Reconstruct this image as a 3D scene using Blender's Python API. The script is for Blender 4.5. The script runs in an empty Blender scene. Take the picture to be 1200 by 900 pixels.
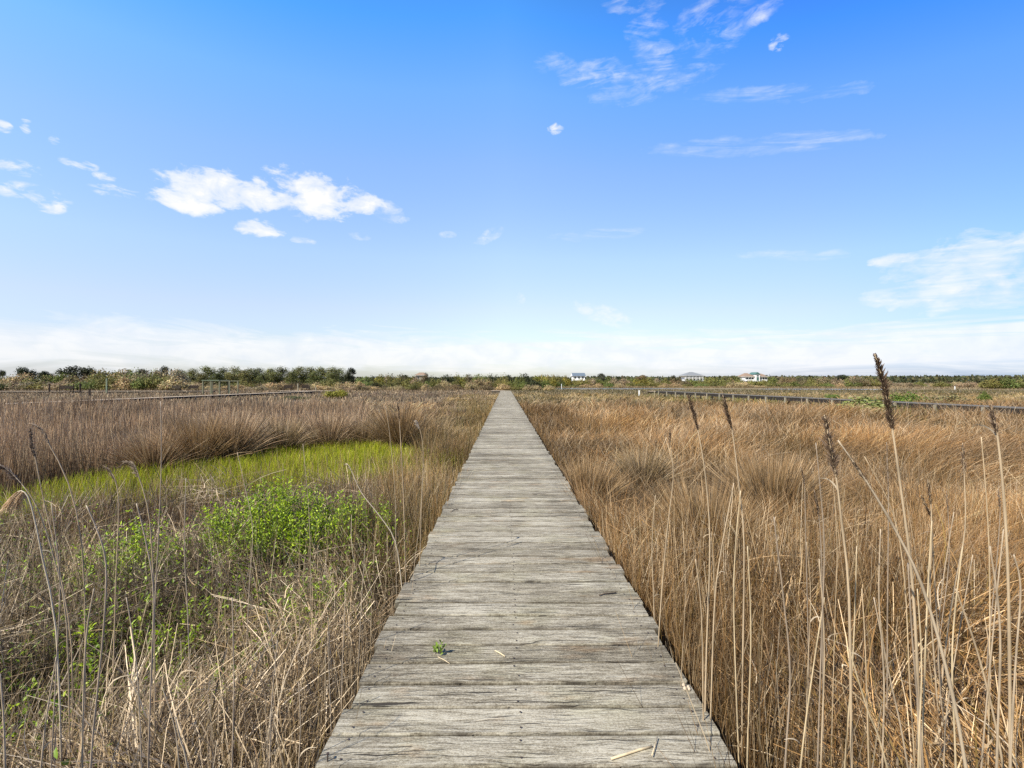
import bpy, math, random
import numpy as np
R = math.radians
rng = np.random.default_rng(7)
random.seed(7)
scene = bpy.context.scene
COL = scene.collection
F = 530.0            # focal length in photo pixels (photo is 1200 wide)
CAMZ = 2.10          # camera height over the marsh
DECK = 0.75          # boardwalk top
XL, XR = -0.66, 0.825

def at(px, py, d):   # a point of the photo at depth d metres
    return ((px - 592) / F * d, d, CAMZ - (py - 447) / F * d)

def lin(r, g, b):
    f = lambda c: (c / 255 / 12.92) if c / 255 <= 0.04045 else ((c / 255 + 0.055) / 1.055) ** 2.4
    return np.array([f(r), f(g), f(b)])

# ------------------------------------------------------------------ noise
def vnoise(x, y, seed=0):
    r = np.random.default_rng(seed).random((64, 64))
    xi, yi = np.floor(x).astype(int), np.floor(y).astype(int)
    fx, fy = x - xi, y - yi
    fx, fy = fx * fx * (3 - 2 * fx), fy * fy * (3 - 2 * fy)
    a, b = r[xi % 64, yi % 64], r[(xi + 1) % 64, yi % 64]
    c, d = r[xi % 64, (yi + 1) % 64], r[(xi + 1) % 64, (yi + 1) % 64]
    return (a * (1 - fx) + b * fx) * (1 - fy) + (c * (1 - fx) + d * fx) * fy

def fbm(x, y, seed=0, o=3):
    s, a, t = 0, 1, 0
    for k in range(o):
        s = s + a * vnoise(x * 2 ** k + 13.7 * k, y * 2 ** k + 5.1 * k, seed + k); t += a; a *= 0.5
    return s / t

def sst(a, b, x):
    t = np.clip((x - a) / (b - a), 0, 1); return t * t * (3 - 2 * t)

# ------------------------------------------------------------------ tags
def tag(o, label, cat=None, group=None, kind=None):
    o['label'] = label
    if cat: o['category'] = cat
    if group: o['group'] = group
    if kind: o['kind'] = kind
    return o

def empty(name, loc, label, cat, group=None, rz=0.0):
    o = bpy.data.objects.new(name, None); COL.objects.link(o)
    o.empty_display_size = 0.2
    o.location = loc; o.rotation_euler = (0, 0, rz)
    return tag(o, label, cat, group)

def link(name, me, parent=None, loc=None):
    o = bpy.data.objects.new(name, me); COL.objects.link(o)
    if parent: o.parent = parent
    if loc is not None: o.location = loc
    return o

# ------------------------------------------------------------------ mesh makers
def np_mesh(name, V, Q, C=None, mats=(), mi=None, T=None):
    """V (n,3), Q (m,4) quads, T (k,3) tris, C (n,3) colours"""
    me = bpy.data.meshes.new(name)
    nq = 0 if Q is None else len(Q); nt = 0 if T is None else len(T)
    me.vertices.add(len(V)); me.vertices.foreach_set('co', np.ascontiguousarray(V, dtype=np.float32).ravel())
    me.loops.add(nq * 4 + nt * 3); me.polygons.add(nq + nt)
    li = []
    if nq: li.append(np.asarray(Q, dtype=np.int32).ravel())
    if nt: li.append(np.asarray(T, dtype=np.int32).ravel())
    me.loops.foreach_set('vertex_index', np.concatenate(li))
    me.polygons.foreach_set('loop_start', np.concatenate([np.arange(nq) * 4, nq * 4 + np.arange(nt) * 3]).astype(np.int32))
    if C is not None:
        ca = me.color_attributes.new('col', 'FLOAT_COLOR', 'POINT')
        c4 = np.ones((len(V), 4), dtype=np.float32); c4[:, :3] = C
        ca.data.foreach_set('color', c4.ravel())
    for m in mats: me.materials.append(m)
    if mi is not None: me.polygons.foreach_set('material_index', np.asarray(mi, dtype=np.int32))
    me.update(calc_edges=True)
    return me

def ribbons(root, d0, length, bend, width, cb, ct, segs=3, taper=0.75):
    """blades: root (n,3), d0 (n,3) start direction, bend (n,3), colours base/tip"""
    n = len(root)
    t = np.linspace(0, 1, segs + 1)
    P = root[:, None, :] + length[:, None, None] * (t[None, :, None] * d0[:, None, :] + (t ** 2)[None, :, None] * bend[:, None, :])
    a = rng.random(n) * 2 * np.pi
    w = np.stack([np.cos(a), np.sin(a), (rng.random(n) - .5) * .6], 1)
    dm = d0 + bend
    w = w - dm * (np.sum(w * dm, 1) / np.maximum(np.sum(dm * dm, 1), 1e-6))[:, None]
    w = w / np.maximum(np.linalg.norm(w, axis=1), 1e-4)[:, None]
    hw = width[:, None] * 0.5 * (1 - taper * t[None, :] ** 1.6)
    A = P + w[:, None, :] * hw[:, :, None]; B = P - w[:, None, :] * hw[:, :, None]
    V = np.stack([A, B], 2).reshape(-1, 3)
    base = (np.arange(n) * (segs + 1) * 2)[:, None] + (np.arange(segs) * 2)[None, :]
    Q = np.stack([base, base + 1, base + 3, base + 2], 2).reshape(-1, 4)
    C = cb[:, None, :] * (1 - t[None, :, None]) + ct[:, None, :] * t[None, :, None]
    C = np.repeat(C[:, :, None, :], 2, 2).reshape(-1, 3)
    return V, Q, C

def join(parts):
    V, Q, C, o = [], [], [], 0
    for v, q, c in parts:
        V.append(v); Q.append(q + o); C.append(c); o += len(v)
    return np.concatenate(V), np.concatenate(Q), np.concatenate(C)

class MB:
    def __init__(s): s.v, s.f, s.m = [], [], []
    def box(s, c, size, mi=0, rz=0, tilt=(0, 0)):
        n = len(s.v); cx, cy, cz = c; sx, sy, sz = size[0] / 2, size[1] / 2, size[2] / 2
        ca, sa = math.cos(rz), math.sin(rz)
        for z in (-sz, sz):
            for x, y in ((-sx, -sy), (sx, -sy), (sx, sy), (-sx, sy)):
                zz = z + tilt[0] * x + tilt[1] * y
                s.v.append((cx + x * ca - y * sa, cy + x * sa + y * ca, cz + zz))
        for q in ((3, 2, 1, 0), (4, 5, 6, 7), (0, 1, 5, 4), (1, 2, 6, 5), (2, 3, 7, 6), (3, 0, 4, 7)):
            s.f.append(tuple(n + i for i in q)); s.m.append(mi)
        return s
    def tube(s, pts, rad, n=6, mi=0, cap=True):
        pts = [np.array(p, float) for p in pts]; rings = []
        for i, p in enumerate(pts):
            t = pts[min(i + 1, len(pts) - 1)] - pts[max(i - 1, 0)]
            t = t / (np.linalg.norm(t) + 1e-9)
            u = np.cross(t, (0.31, 0.94, 0.1)); u /= np.linalg.norm(u) + 1e-9
            w = np.cross(t, u); r = rad[i] if hasattr(rad, '__len__') else rad
            rings.append(len(s.v))
            for k in range(n):
                a = 2 * math.pi * k / n
                s.v.append(tuple(p + (u * math.cos(a) + w * math.sin(a)) * r))
        for a, b in zip(rings, rings[1:]):
            for k in range(n):
                s.f.append((a + k, a + (k + 1) % n, b + (k + 1) % n, b + k)); s.m.append(mi)
        if cap:
            s.f.append(tuple(rings[-1] + k for k in range(n))); s.m.append(mi)
            s.f.append(tuple(rings[0] + n - 1 - k for k in range(n))); s.m.append(mi)
        return s
    def poly(s, pts, mi=0):
        n = len(s.v); s.v += [tuple(p) for p in pts]; s.f.append(tuple(range(n, n + len(pts)))); s.m.append(mi); return s
    def mesh(s, name, mats, smooth=False):
        me = bpy.data.meshes.new(name); me.from_pydata(s.v, [], s.f)
        for m in (mats if isinstance(mats, (list, tuple)) else [mats]): me.materials.append(m)
        me.polygons.foreach_set('material_index', s.m)
        if smooth: me.polygons.foreach_set('use_smooth', [True] * len(s.f))
        me.update(); return me
    def build(s, name, mats, parent=None, loc=None, smooth=False):
        return link(name, s.mesh(name, mats, smooth), parent, loc)

# ------------------------------------------------------------------ materials
class NT:
    def __init__(s, tree): s.t = tree; s.t.nodes.clear()
    def n(s, typ, **kw):
        nd = s.t.nodes.new(typ)
        for k, v in kw.items():
            if k.startswith('i_'):
                key = k[2:].replace('_', ' ')
                nd.inputs[int(key) if key.isdigit() else key].default_value = v
            else: setattr(nd, k, v)
        return nd
    def l(s, a, b): s.t.links.new(a, b)
    def math(s, op, a, b=None, c=None, clamp=False):
        nd = s.t.nodes.new('ShaderNodeMath'); nd.operation = op; nd.use_clamp = clamp
        for i, x in enumerate((a, b, c)):
            if x is None: continue
            if isinstance(x, (int, float)): nd.inputs[i].default_value = x
            else: s.l(x, nd.inputs[i])
        return nd.outputs[0]
    def mix(s, fac, a, b, mode='MIX'):
        nd = s.t.nodes.new('ShaderNodeMix'); nd.data_type = 'RGBA'; nd.blend_type = mode
        for k, x in ((0, fac), (6, a), (7, b)):
            if isinstance(x, (int, float)): nd.inputs[k].default_value = x
            elif isinstance(x, (tuple, list, np.ndarray)): nd.inputs[k].default_value = (*x[:3], 1)
            else: s.l(x, nd.inputs[k])
        return nd.outputs[2]
    def ramp(s, x, stops, interp='LINEAR'):
        nd = s.t.nodes.new('ShaderNodeValToRGB'); cr = nd.color_ramp; cr.interpolation = interp
        while len(cr.elements) < len(stops): cr.elements.new(0.5)
        for e, (p, c) in zip(cr.elements, stops):
            e.position = p; e.color = (*c[:3], 1) if hasattr(c, '__len__') else (c, c, c, 1)
        s.l(x, nd.inputs[0]); return nd.outputs[0]
    def noise(s, vec, scale, detail=4, rough=0.55, dist=0.0):
        nd = s.n('ShaderNodeTexNoise', i_Scale=scale, i_Detail=detail, i_Roughness=rough, i_Distortion=dist)
        if vec is not None: s.l(vec, nd.inputs['Vector'])
        return nd.outputs['Fac']
    def scale(s, vec, v, off=(0, 0, 0)):
        nd = s.n('ShaderNodeMapping'); nd.inputs['Scale'].default_value = v; nd.inputs['Location'].default_value = off
        s.l(vec, nd.inputs['Vector']); return nd.outputs[0]

def newmat(name):
    m = bpy.data.materials.new(name); m.use_nodes = True
    t = NT(m.node_tree); out = t.n('ShaderNodeOutputMaterial')
    return m, t, out

def veg_mat(name, transl=0.3, objcol=False, spec=0.25, rough=0.55):
    m, t, out = newmat(name)
    c = t.n('ShaderNodeAttribute', attribute_name='col').outputs['Color']
    if objcol:
        oi = t.n('ShaderNodeObjectInfo')
        c = t.mix(1.0, c, oi.outputs['Color'], 'MULTIPLY')
    p = t.n('ShaderNodeBsdfPrincipled', i_Roughness=rough)
    p.inputs['Specular IOR Level'].default_value = spec
    t.l(c, p.inputs['Base Color'])
    if transl > 0:
        tr = t.n('ShaderNodeBsdfTranslucent'); t.l(c, tr.inputs['Color'])
        mx = t.n('ShaderNodeMixShader', i_0=transl)
        t.l(p.outputs[0], mx.inputs[1]); t.l(tr.outputs[0], mx.inputs[2]); t.l(mx.outputs[0], out.inputs[0])
    else: t.l(p.outputs[0], out.inputs[0])
    return m

M_GRASS = veg_mat('dead_grass', 0.22, spec=0.3)
M_GREEN = veg_mat('green_leaf', 0.38, spec=0.35, rough=0.45)
M_CROWN = veg_mat('tree_foliage', 0.25, objcol=True, spec=0.15)
M_STALK = veg_mat('reed_stalk', 0.0, spec=0.35, rough=0.5)

def plain(name, col, rough=0.7, var=0.25, scale=6.0, spec=0.3, stretch=(1, 1, 1)):
    m, t, out = newmat(name)
    tc = t.n('ShaderNodeTexCoord').outputs['Object']
    n1 = t.noise(t.scale(tc, stretch), scale, 6, 0.6)
    c = t.ramp(n1, [(0.3, np.array(col) * (1 - var)), (0.7, np.array(col) * (1 + var))])
    p = t.n('ShaderNodeBsdfPrincipled', i_Roughness=rough); p.inputs['Specular IOR Level'].default_value = spec
    t.l(c, p.inputs['Base Color']); t.l(p.outputs[0], out.inputs[0])
    return m

def wood_deck():
    m, t, out = newmat('weathered_plank')
    pos = t.n('ShaderNodeNewGeometry').outputs['Position']
    rnd = t.n('ShaderNodeAttribute', attribute_name='col')
    sep = t.n('ShaderNodeSeparateColor'); t.l(rnd.outputs['Color'], sep.inputs[0])
    r1, r2, r3 = sep.outputs[0], sep.outputs[1], sep.outputs[2]
    off = t.n('ShaderNodeCombineXYZ')
    t.l(t.math('MULTIPLY', r1, 91.0), off.inputs[0]); t.l(t.math('MULTIPLY', r2, 53.0), off.inputs[1]); t.l(t.math('MULTIPLY', r3, 37.0), off.inputs[2])
    va = t.n('ShaderNodeVectorMath', operation='ADD'); t.l(pos, va.inputs[0]); t.l(off.outputs[0], va.inputs[1])
    P = va.outputs[0]
    # knots bend the grain
    vor = t.n('ShaderNodeTexVoronoi', i_Scale=1.0, i_Randomness=1.0); t.l(t.scale(P, (1.5, 5.2, 0)), vor.inputs['Vector'])
    kd = vor.outputs['Distance']
    bendk = t.math('MULTIPLY', t.math('SUBTRACT', 1.0, t.math('MULTIPLY', kd, 3.2), clamp=True), 0.03)
    wob = t.math('MULTIPLY', t.math('SUBTRACT', t.noise(t.scale(P, (3.0, 6, 1)), 1.0, 3), 0.5), 0.05)
    sp = t.n('ShaderNodeSeparateXYZ'); t.l(P, sp.inputs[0])
    yy = t.math('ADD', t.math('ADD', sp.outputs[1], bendk), wob)
    cb = t.n('ShaderNodeCombineXYZ'); t.l(sp.outputs[0], cb.inputs[0]); t.l(yy, cb.inputs[1]); t.l(sp.outputs[2], cb.inputs[2])
    G = cb.outputs[0]
    g1 = t.noise(t.scale(G, (6.0, 78, 1)), 1.0, 7, 0.76)
    g2 = t.noise(t.scale(G, (16, 210, 1)), 1.0, 5, 0.7)
    patch = t.noise(t.scale(P, (2.4, 7, 1)), 1.0, 5, 0.62)
    big = t.noise(t.scale(pos, (1.0, 0.7, 0)), 1.0, 3, 0.5)
    spk = t.noise(t.scale(P, (110, 190, 1)), 1.0, 4, 0.8)
    s = t.math('ADD', t.math('MULTIPLY', g1, 0.50), t.math('MULTIPLY', g2, 0.34))
    s = t.math('ADD', s, t.math('MULTIPLY', patch, 0.26))
    s = t.math('ADD', s, t.math('MULTIPLY', spk, 0.52))
    s = t.math('ADD', s, t.math('MULTIPLY', t.math('SUBTRACT', r3, 0.5), 0.09))
    s = t.math('ADD', s, t.math('MULTIPLY', t.math('SUBTRACT', big, 0.5), 0.16))
    s = t.math('ADD', t.math('MULTIPLY', t.math('SUBTRACT', s, 0.81), 1.55), 0.79)
    c = t.ramp(s, [(0.51, (.035, .029, .022)), (0.62, (.115, .098, .070)), (0.72, (.205, .178, .133)), (0.82, (.315, .283, .222)), (0.95, (.47, .435, .36))])
    c = t.mix(1.0, c, (.885, .875, .835), 'MULTIPLY')
    # greenish grey lichen film and brown bare spots
    alg = t.noise(t.scale(pos, (1.7, 2.3, 0)), 1.3, 5, 0.6)
    c = t.mix(t.math('MULTIPLY', t.ramp(alg, [(0.5, 0.0), (0.68, 1.0)]), 0.45), c, t.mix(1.0, c, (.86, .88, .70), 'MULTIPLY'))
    st = t.noise(t.scale(P, (3.0, 9, 1)), 0.9, 4, 0.55)
    c = t.mix(t.math('MULTIPLY', t.ramp(st, [(0.60, 0.0), (0.72, 1.0)]), 0.6), c, t.mix(1.0, c, (1.0, .76, .56), 'MULTIPLY'))
    # long drying cracks
    ck = t.noise(t.scale(G, (2.0, 84, 1)), 1.0, 3, 0.6)
    crack = t.ramp(ck, [(0.635, 0.0), (0.675, 1.0)])
    ck2 = t.noise(t.scale(G, (4.5, 240, 3)), 1.0, 2, 0.5)
    crack = t.math('MAXIMUM', crack, t.math('MULTIPLY', t.ramp(ck2, [(0.645, 0.0), (0.70, 1.0)]), 0.75))
    c = t.mix(t.math('MULTIPLY', crack, 0.95), c, (.03, .024, .018))
    edge = t.n('ShaderNodeAttribute', attribute_name='edge').outputs['Fac']
    en = t.noise(t.scale(P, (5, 14, 1)), 1.0, 4, 0.6)
    ef = t.math('MULTIPLY', t.math('POWER', edge, 1.6), t.ramp(en, [(0.36, .12), (0.66, .85)]))
    c = t.mix(ef, c, (.040, .033, .025))
    kn = t.ramp(kd, [(0.03, 1.0), (0.075, 0.15), (0.10, 0.55), (0.15, 0.0)])
    kn = t.math('MULTIPLY', kn, t.ramp(vor.outputs['Color'], [(0.62, 0.0), (0.66, 1.0)]))
    c = t.mix(t.math('MULTIPLY', kn, 0.7), c, (.07, .055, .042))
    p = t.n('ShaderNodeBsdfPrincipled', i_Roughness=0.82); p.inputs['Specular IOR Level'].default_value = 0.2
    t.l(c, p.inputs['Base Color'])
    hgt = t.math('SUBTRACT', t.math('ADD', g1, t.math('MULTIPLY', g2, .6)), t.math('MULTIPLY', crack, 1.2))
    bp = t.n('ShaderNodeBump', i_Strength=0.9, i_Distance=0.005); t.l(hgt, bp.inputs['Height'])
    t.l(bp.outputs[0], p.inputs['Normal']); t.l(p.outputs[0], out.inputs[0])
    return m
M_DECK = wood_deck()
M_NAIL = plain('rusty_nail', (.05, .035, .028), 0.6)
M_BEAM = plain('dark_treated_timber', (.022, .018, .014), 0.85, 0.35, 9, stretch=(1, .1, 1))
M_POST = plain('grey_timber', (.25, .225, .165), 0.85, 0.25, 8, stretch=(1, 1, .15))
M_PALE = plain('pale_deck_timber', (.42, .34, .25), 0.85, 0.2, 3)
M_BROWN = plain('dark_brown_timber', (.022, .014, .010), 0.85, 0.3, 5)
M_GREENROOF = plain('green_roofing', (.16, .20, .14), 0.8, 0.2, 3)
M_WHITE = plain('white_siding', (.70, .70, .68), 0.6, 0.04, 3)
M_SHINGLE = plain('grey_shingle', (.17, .18, .19), 0.9, 0.15, 3)
M_BLUEROOF = plain('blue_grey_shingle', (.10, .13, .165), 0.9, 0.15, 3)
M_TANROOF = plain('tan_brown_shingle', (.22, .155, .11), 0.9, 0.15, 3)
M_TEAL = plain('teal_trim', (.06, .125, .11), 0.7, 0.15, 3)
M_BARK = plain('grey_bark', (.13, .105, .085), 0.9, 0.35, 10, stretch=(1, 1, .2))
M_TWIG = plain('brown_twig', (.20, .155, .105), 0.85, 0.3, 20)
def glassmat():
    m, t, out = newmat('window_glass')
    p = t.n('ShaderNodeBsdfPrincipled', i_Roughness=0.08); p.inputs['Base Color'].default_value = (.03, .04, .05, 1)
    t.l(p.outputs[0], out.inputs[0]); return m
M_GLASS = glassmat()

def ground_mat():
    m, t, out = newmat('marsh_soil')
    pos = t.n('ShaderNodeNewGeometry').outputs['Position']
    a = t.noise(pos, 0.35, 6, 0.6); b = t.noise(pos, 9.0, 8, 0.7); d = t.noise(pos, 0.03, 3, .5)
    near = t.ramp(b, [(0.3, (.018, .013, .009)), (0.55, (.045, .032, .021)), (0.75, (.09, .066, .042))])
    far = t.mix(t.ramp(a, [(0.4, 0.0), (0.65, 1.0)]), (.22, .165, .10), (.14, .125, .06))
    vl = t.n('ShaderNodeSeparateXYZ'); t.l(pos, vl.inputs[0])
    f = t.ramp(t.math('MULTIPLY', vl.outputs[1], 0.01), [(0.2, 0.0), (0.6, 1.0)])
    c = t.mix(f, near, far)
    c = t.mix(t.math('MULTIPLY', d, 0.35), c, (.12, .10, .06))
    p = t.n('ShaderNodeBsdfPrincipled', i_Roughness=0.95); p.inputs['Specular IOR Level'].default_value = 0.1
    t.l(c, p.inputs['Base Color'])
    bp = t.n('ShaderNodeBump', i_Strength=0.6, i_Distance=0.05); t.l(b, bp.inputs['Height']); t.l(bp.outputs[0], p.inputs['Normal'])
    t.l(p.outputs[0], out.inputs[0]); return m
def water_mat():
    m, t, out = newmat('canal_water')
    pos = t.n('ShaderNodeNewGeometry').outputs['Position']
    p = t.n('ShaderNodeBsdfPrincipled', i_Roughness=0.12); p.inputs['Base Color'].default_value = (.06, .075, .085, 1)
    p.inputs['IOR'].default_value = 1.33
    bp = t.n('ShaderNodeBump', i_Strength=0.35, i_Distance=0.05)
    t.l(t.noise(t.scale(pos, (1, 2.5, 1)), 1.6, 3), bp.inputs['Height']); t.l(bp.outputs[0], p.inputs['Normal'])
    t.l(p.outputs[0], out.inputs[0]); return m

# ------------------------------------------------------------------ setting: ground, water, bank
def grid(name, x0, x1, y0, y1, nx, ny, zf, mat):
    X, Y = np.meshgrid(np.linspace(x0, x1, nx), np.linspace(y0, y1, ny))
    V = np.stack([X.ravel(), Y.ravel(), zf(X.ravel(), Y.ravel())], 1)
    i = np.arange(ny - 1)[:, None] * nx + np.arange(nx - 1)[None, :]
    Q = np.stack([i, i + 1, i + nx + 1, i + nx], 2).reshape(-1, 4)
    return link(name, np_mesh(name, V, Q, None, [mat]))
gm = ground_mat()
g = MB(); g.poly([(-3000, -400, 0), (3000, -400, 0), (3000, 5000, 0), (-3000, 5000, 0)])
ground = g.build('ground', gm); tag(ground, 'flat brown marsh ground under the grasses', None, None, 'structure')
w = MB()
for pts in ([(8, 123), (24, 119), (40, 121), (50, 124), (52, 136), (46, 145), (30, 147), (10, 142)], [(68, 118), (80, 113), (96, 112), (101, 121), (94, 129), (78, 131), (70, 126)]):
    w.poly([(x, y, 0.02) for x, y in pts])
water = w.build('water', water_mat()); tag(water, 'narrow strip of grey blue creek before the far shrubs', None, None, 'structure')

# ------------------------------------------------------------------ main boardwalk
def planks(y0, y1, xl, xr, pitch, z, jitter=0.02, nails=True, rs=1):
    rd = random.Random(rs); V, Fq, C, MI, ED = [], [], [], [], []
    y = y0
    while y < y1:
        wdt = pitch * rd.uniform(0.915, 0.95)
        a = rd.uniform(-.0012, .0012); dz = rd.uniform(-.002, .003); xa = xl + rd.uniform(-jitter, jitter); xb = xr + rd.uniform(-jitter, jitter)
        tz = rd.uniform(-.0025, .0025); cup = rd.uniform(-.0015, .0025)
        col = (rd.random(), rd.random(), rd.random())
        xs = np.linspace(xa, xb, 6); bow = rd.uniform(-.002, .002)
        b = 0.006
        prof = [(-wdt / 2, -.036), (-wdt / 2, -b), (-wdt / 2 + b * .8, 0), (-wdt / 2 + .013, cup * .3), (0, cup), (wdt / 2 - .013, cup * .3), (wdt / 2 - b * .8, 0), (wdt / 2, -b), (wdt / 2, -.036)]
        edg = [1, 1, .9, .15, 0, .15, .9, 1, 1]
        n0 = len(V); np_ = len(prof)
        for i, x in enumerate(xs):
            u = (i / 5 - .5) * 2
            e = rd.uniform(-.0012, .0012)
            for (py, pz), ed in zip(prof, edg):
                ED.append(min(1, ed + (.5 if i in (0, 5) else 0)))
                V.append((x, y + pitch / 2 + py + a * x * 3 + bow * (1 - u * u) + e * (abs(py) > .05), z + dz + pz + tz * u)); C.append(col)
        for i in range(5):
            for k in range(np_ - 1):
                Fq.append((n0 + i * np_ + k, n0 + (i + 1) * np_ + k, n0 + (i + 1) * np_ + k + 1, n0 + i * np_ + k + 1)); MI.append(0)
        for i in (0, 5):
            f = tuple(n0 + i * np_ + k for k in range(np_)); Fq.append(f if i else f[::-1]); MI.append(0)
        if nails and y < 14:
            for x in (xl + .07, (xl + xr) / 2 - .03, xr - .07):
                for s in (-1, 1):
                    cx = x + rd.uniform(-.012, .012); cy = y + pitch / 2 + s * wdt * .27 + rd.uniform(-.008, .008); r = .0046
                    n1 = len(V); zz = z + dz + .0045 + tz * ((cx - xl) / (xr - xl) - .5) * 2
                    for k in range(7):
                        V.append((cx + r * math.cos(k * .898), cy + r * math.sin(k * .898), zz)); C.append((0, 0, 0)); ED.append(0)
                    Fq.append(tuple(range(n1, n1 + 7))); MI.append(1)
        y += pitch
    me = bpy.data.meshes.new('deck'); me.from_pydata(V, [], Fq)
    ca = me.color_attributes.new('col', 'FLOAT_COLOR', 'POINT')
    ca.data.foreach_set('color', np.c_[np.array(C), np.ones(len(C))].astype(np.float32).ravel())
    ea = me.attributes.new('edge', 'FLOAT', 'POINT'); ea.data.foreach_set('value', np.array(ED, dtype=np.float32))
    me.materials.append(M_DECK); me.materials.append(M_NAIL)
    me.polygons.foreach_set('material_index', MI); me.update(); return me

bw = empty('boardwalk', (0, 0, 0), 'long weathered grey plank boardwalk running straight away through the marsh', 'boardwalk')
link('deck', planks(-1.2, 65.2, XL, XR, 0.1465, DECK), bw)
for x in (XL + .06, (XL + XR) / 2, XR - .06):
    MB().box((x, 32, DECK - .04 - .10), (.045, 66.2, .19)).build('stringer', M_BEAM, bw)
y = 0.6
while y < 65.5:
    for x in (XL + .14, XR - .14):
        MB().box((x, y, .22), (.10, .10, .96)).build('post', M_POST, bw)
    y += 2.44
# the cross platform at the far end
plat = empty('landing', (0, 65.3, 0), 'pale plank landing at the far left end of the boardwalk', 'platform')
m = MB()
for k in range(9): m.box((-1.02, .12 + k * .152, DECK - .02), (2.0, .145, .04))
m.build('deck', M_PALE, plat)
for x, y in ((-1.9, .1), (-.1, .1), (-1.9, 1.3), (-.1, 1.3)):
    MB().box((x, y, .35), (.1, .1, .7)).build('post', M_POST, plat)
MB().box((-1.0, .05, DECK - .14), (1.9, .05, .18)).build('stringer', M_BEAM, plat)

# leaf helper: pointed oval folded leaf -> 2 quads
def leaves(P, D, N, L, W, col):
    """P base, D direction, N normal, L length, W width"""
    n = len(P); S = np.cross(D, N); S /= np.maximum(np.linalg.norm(S, axis=1), 1e-5)[:, None]
    U = np.cross(S, D)
    m1 = P + D * (L * .35)[:, None]; m2 = P + D * (L * .72)[:, None]; tip = P + D * L[:, None] - U * (L * .10)[:, None]
    a = m1 + S * (W * .5)[:, None] + U * (W * .18)[:, None]; b = m1 - S * (W * .5)[:, None] + U * (W * .18)[:, None]
    c = m2 + S * (W * .42)[:, None] + U * (W * .14)[:, None]; e = m2 - S * (W * .42)[:, None] + U * (W * .14)[:, None]
    V = np.stack([P, a, b, c, e, tip, m2], 1).reshape(-1, 3)
    o = np.arange(n)[:, None] * 7
    Q = np.concatenate([o + np.array([[0, 1, 3, 6]]), o + np.array([[0, 6, 4, 2]])], 0)
    T = np.concatenate([o + np.array([[6, 3, 5]]), o + np.array([[6, 5, 4]])], 0)
    return V, Q, T, np.repeat(col, 7, 0)

def unit(v): return v / np.maximum(np.linalg.norm(v, axis=1), 1e-6)[:, None]

# sprig growing through the deck
X, Y, Z = at(514, 768, 2.24)
sp = empty('sprig', (X, 2.24, DECK), 'small green leafy sprig sprouting between the boardwalk planks', 'sprig')
n = 34; P = np.zeros((n, 3)); stemi = rng.integers(0, 4, n); sx = np.array([-.026, -.006, .012, .024])[stemi]; h = rng.random(n)
tall = np.array([.030, .040, .055, .042])[stemi]
P[:, 0] = sx * (.4 + .6 * h) + rng.normal(0, .002, n); P[:, 1] = rng.normal(0, .006, n); P[:, 2] = .002 + h * tall
a = rng.random(n) * 6.28; D = unit(np.stack([np.cos(a) * .7 + sx * 8, np.sin(a) * .7, .55 + rng.random(n) * .8], 1))
v, q, t3, c = leaves(P, D, unit(rng.normal(0, .4, (n, 3)) + [0, -.4, 1]), .016 + .012 * rng.random(n), .007 + .004 * rng.random(n), np.array([.17, .26, .03]) * (.7 + .6 * rng.random((n, 1))))
link('leaf_cluster', np_mesh('sprig_leaves', v, q, c, [M_GREEN], None, t3), sp)
sm = MB()
for k, x in enumerate((-.026, -.006, .012, .024)): sm.tube([(x * .3, 0, -.03), (x * .7, 0, .01), (x, 0, [.03, .04, .055, .042][k])], [.0016, .0014, .0008], 5)
sm.build('stem', M_TWIG, sp)

# loose bits lying on the deck, and one stand-in for a plume shadow
def deck_bit(name, pxs, r, label, cat, mat=None, up=.004):
    pts = []
    for px, py in pxs:
        d = (CAMZ - DECK) * F / (py - 447); pts.append(((px - 592) / F * d, d, DECK + up + r))
    o = pts[0]
    mb = MB(); mb.tube([(p[0] - o[0], p[1] - o[1], p[2] - o[2]) for p in pts], r, 5)
    b = mb.build(name, mat or M_STRAW, None, o, True); return tag(b, label, cat)
M_STRAW = plain('dry_straw', (.52, .42, .27), 0.6, 0.2, 30)
M_DARKSTRAW = plain('dark_stem', (.10, .075, .055), 0.7, 0.3, 30)
deck_bit('reed_fragment', [(580, 764), (586, 767), (592, 771)], .0032, 'short pale straw fragment lying right of the green sprig', 'straw')
deck_bit('reed_fragment', [(716, 892), (735, 886), (750, 881), (764, 877)], .0045, 'pale broken reed piece near the bottom right of the deck', 'straw')
deck_bit('reed_fragment', [(764, 890), (767, 880), (770, 868)], .0022, 'thin upright leaning straw crossing the broken reed piece', 'straw', up=.012)
deck_bit('reed_fragment', [(513, 771), (521, 775), (527, 779)], .0018, 'thin straw stem just below the green sprig', 'straw')
deck_bit('reed_fragment', [(528, 601), (532, 598), (537, 598)], .004, 'small dark curled strand standing in for a plume shadow far up the deck', 'stem', M_DARKSTRAW)  # dark tube modelled in place of a reed plume's cast shadow
deck_bit('reed_fragment', [(702, 699), (708, 697), (722, 696)], .004, 'small brown twig near the right plank edge', 'twig', M_DARKSTRAW)
b = MB(); b.tube([(0, 0, -.02), (.001, .001, .027)], .0025, 6); b.tube([(.001, .001, .027), (.001, .001, .030)], .0055, 7)
X, Y, Z = at(381, 893, 1.605); tag(b.build('nail', M_NAIL, None, (X + .008, 1.605, DECK)), 'rusty bent nail standing proud near the bottom left plank end', 'nail')
b = MB()
for k in range(4):
    rr = .006 + .004 * random.random(); cx, cy = random.uniform(-.02, .02), random.uniform(-.02, .02)
    b.tube([(cx, cy, 0), (cx + .004, cy + .003, rr), (cx + .002, cy, rr * 1.8)], [rr, rr * 1.1, rr * .4], 6)
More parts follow.
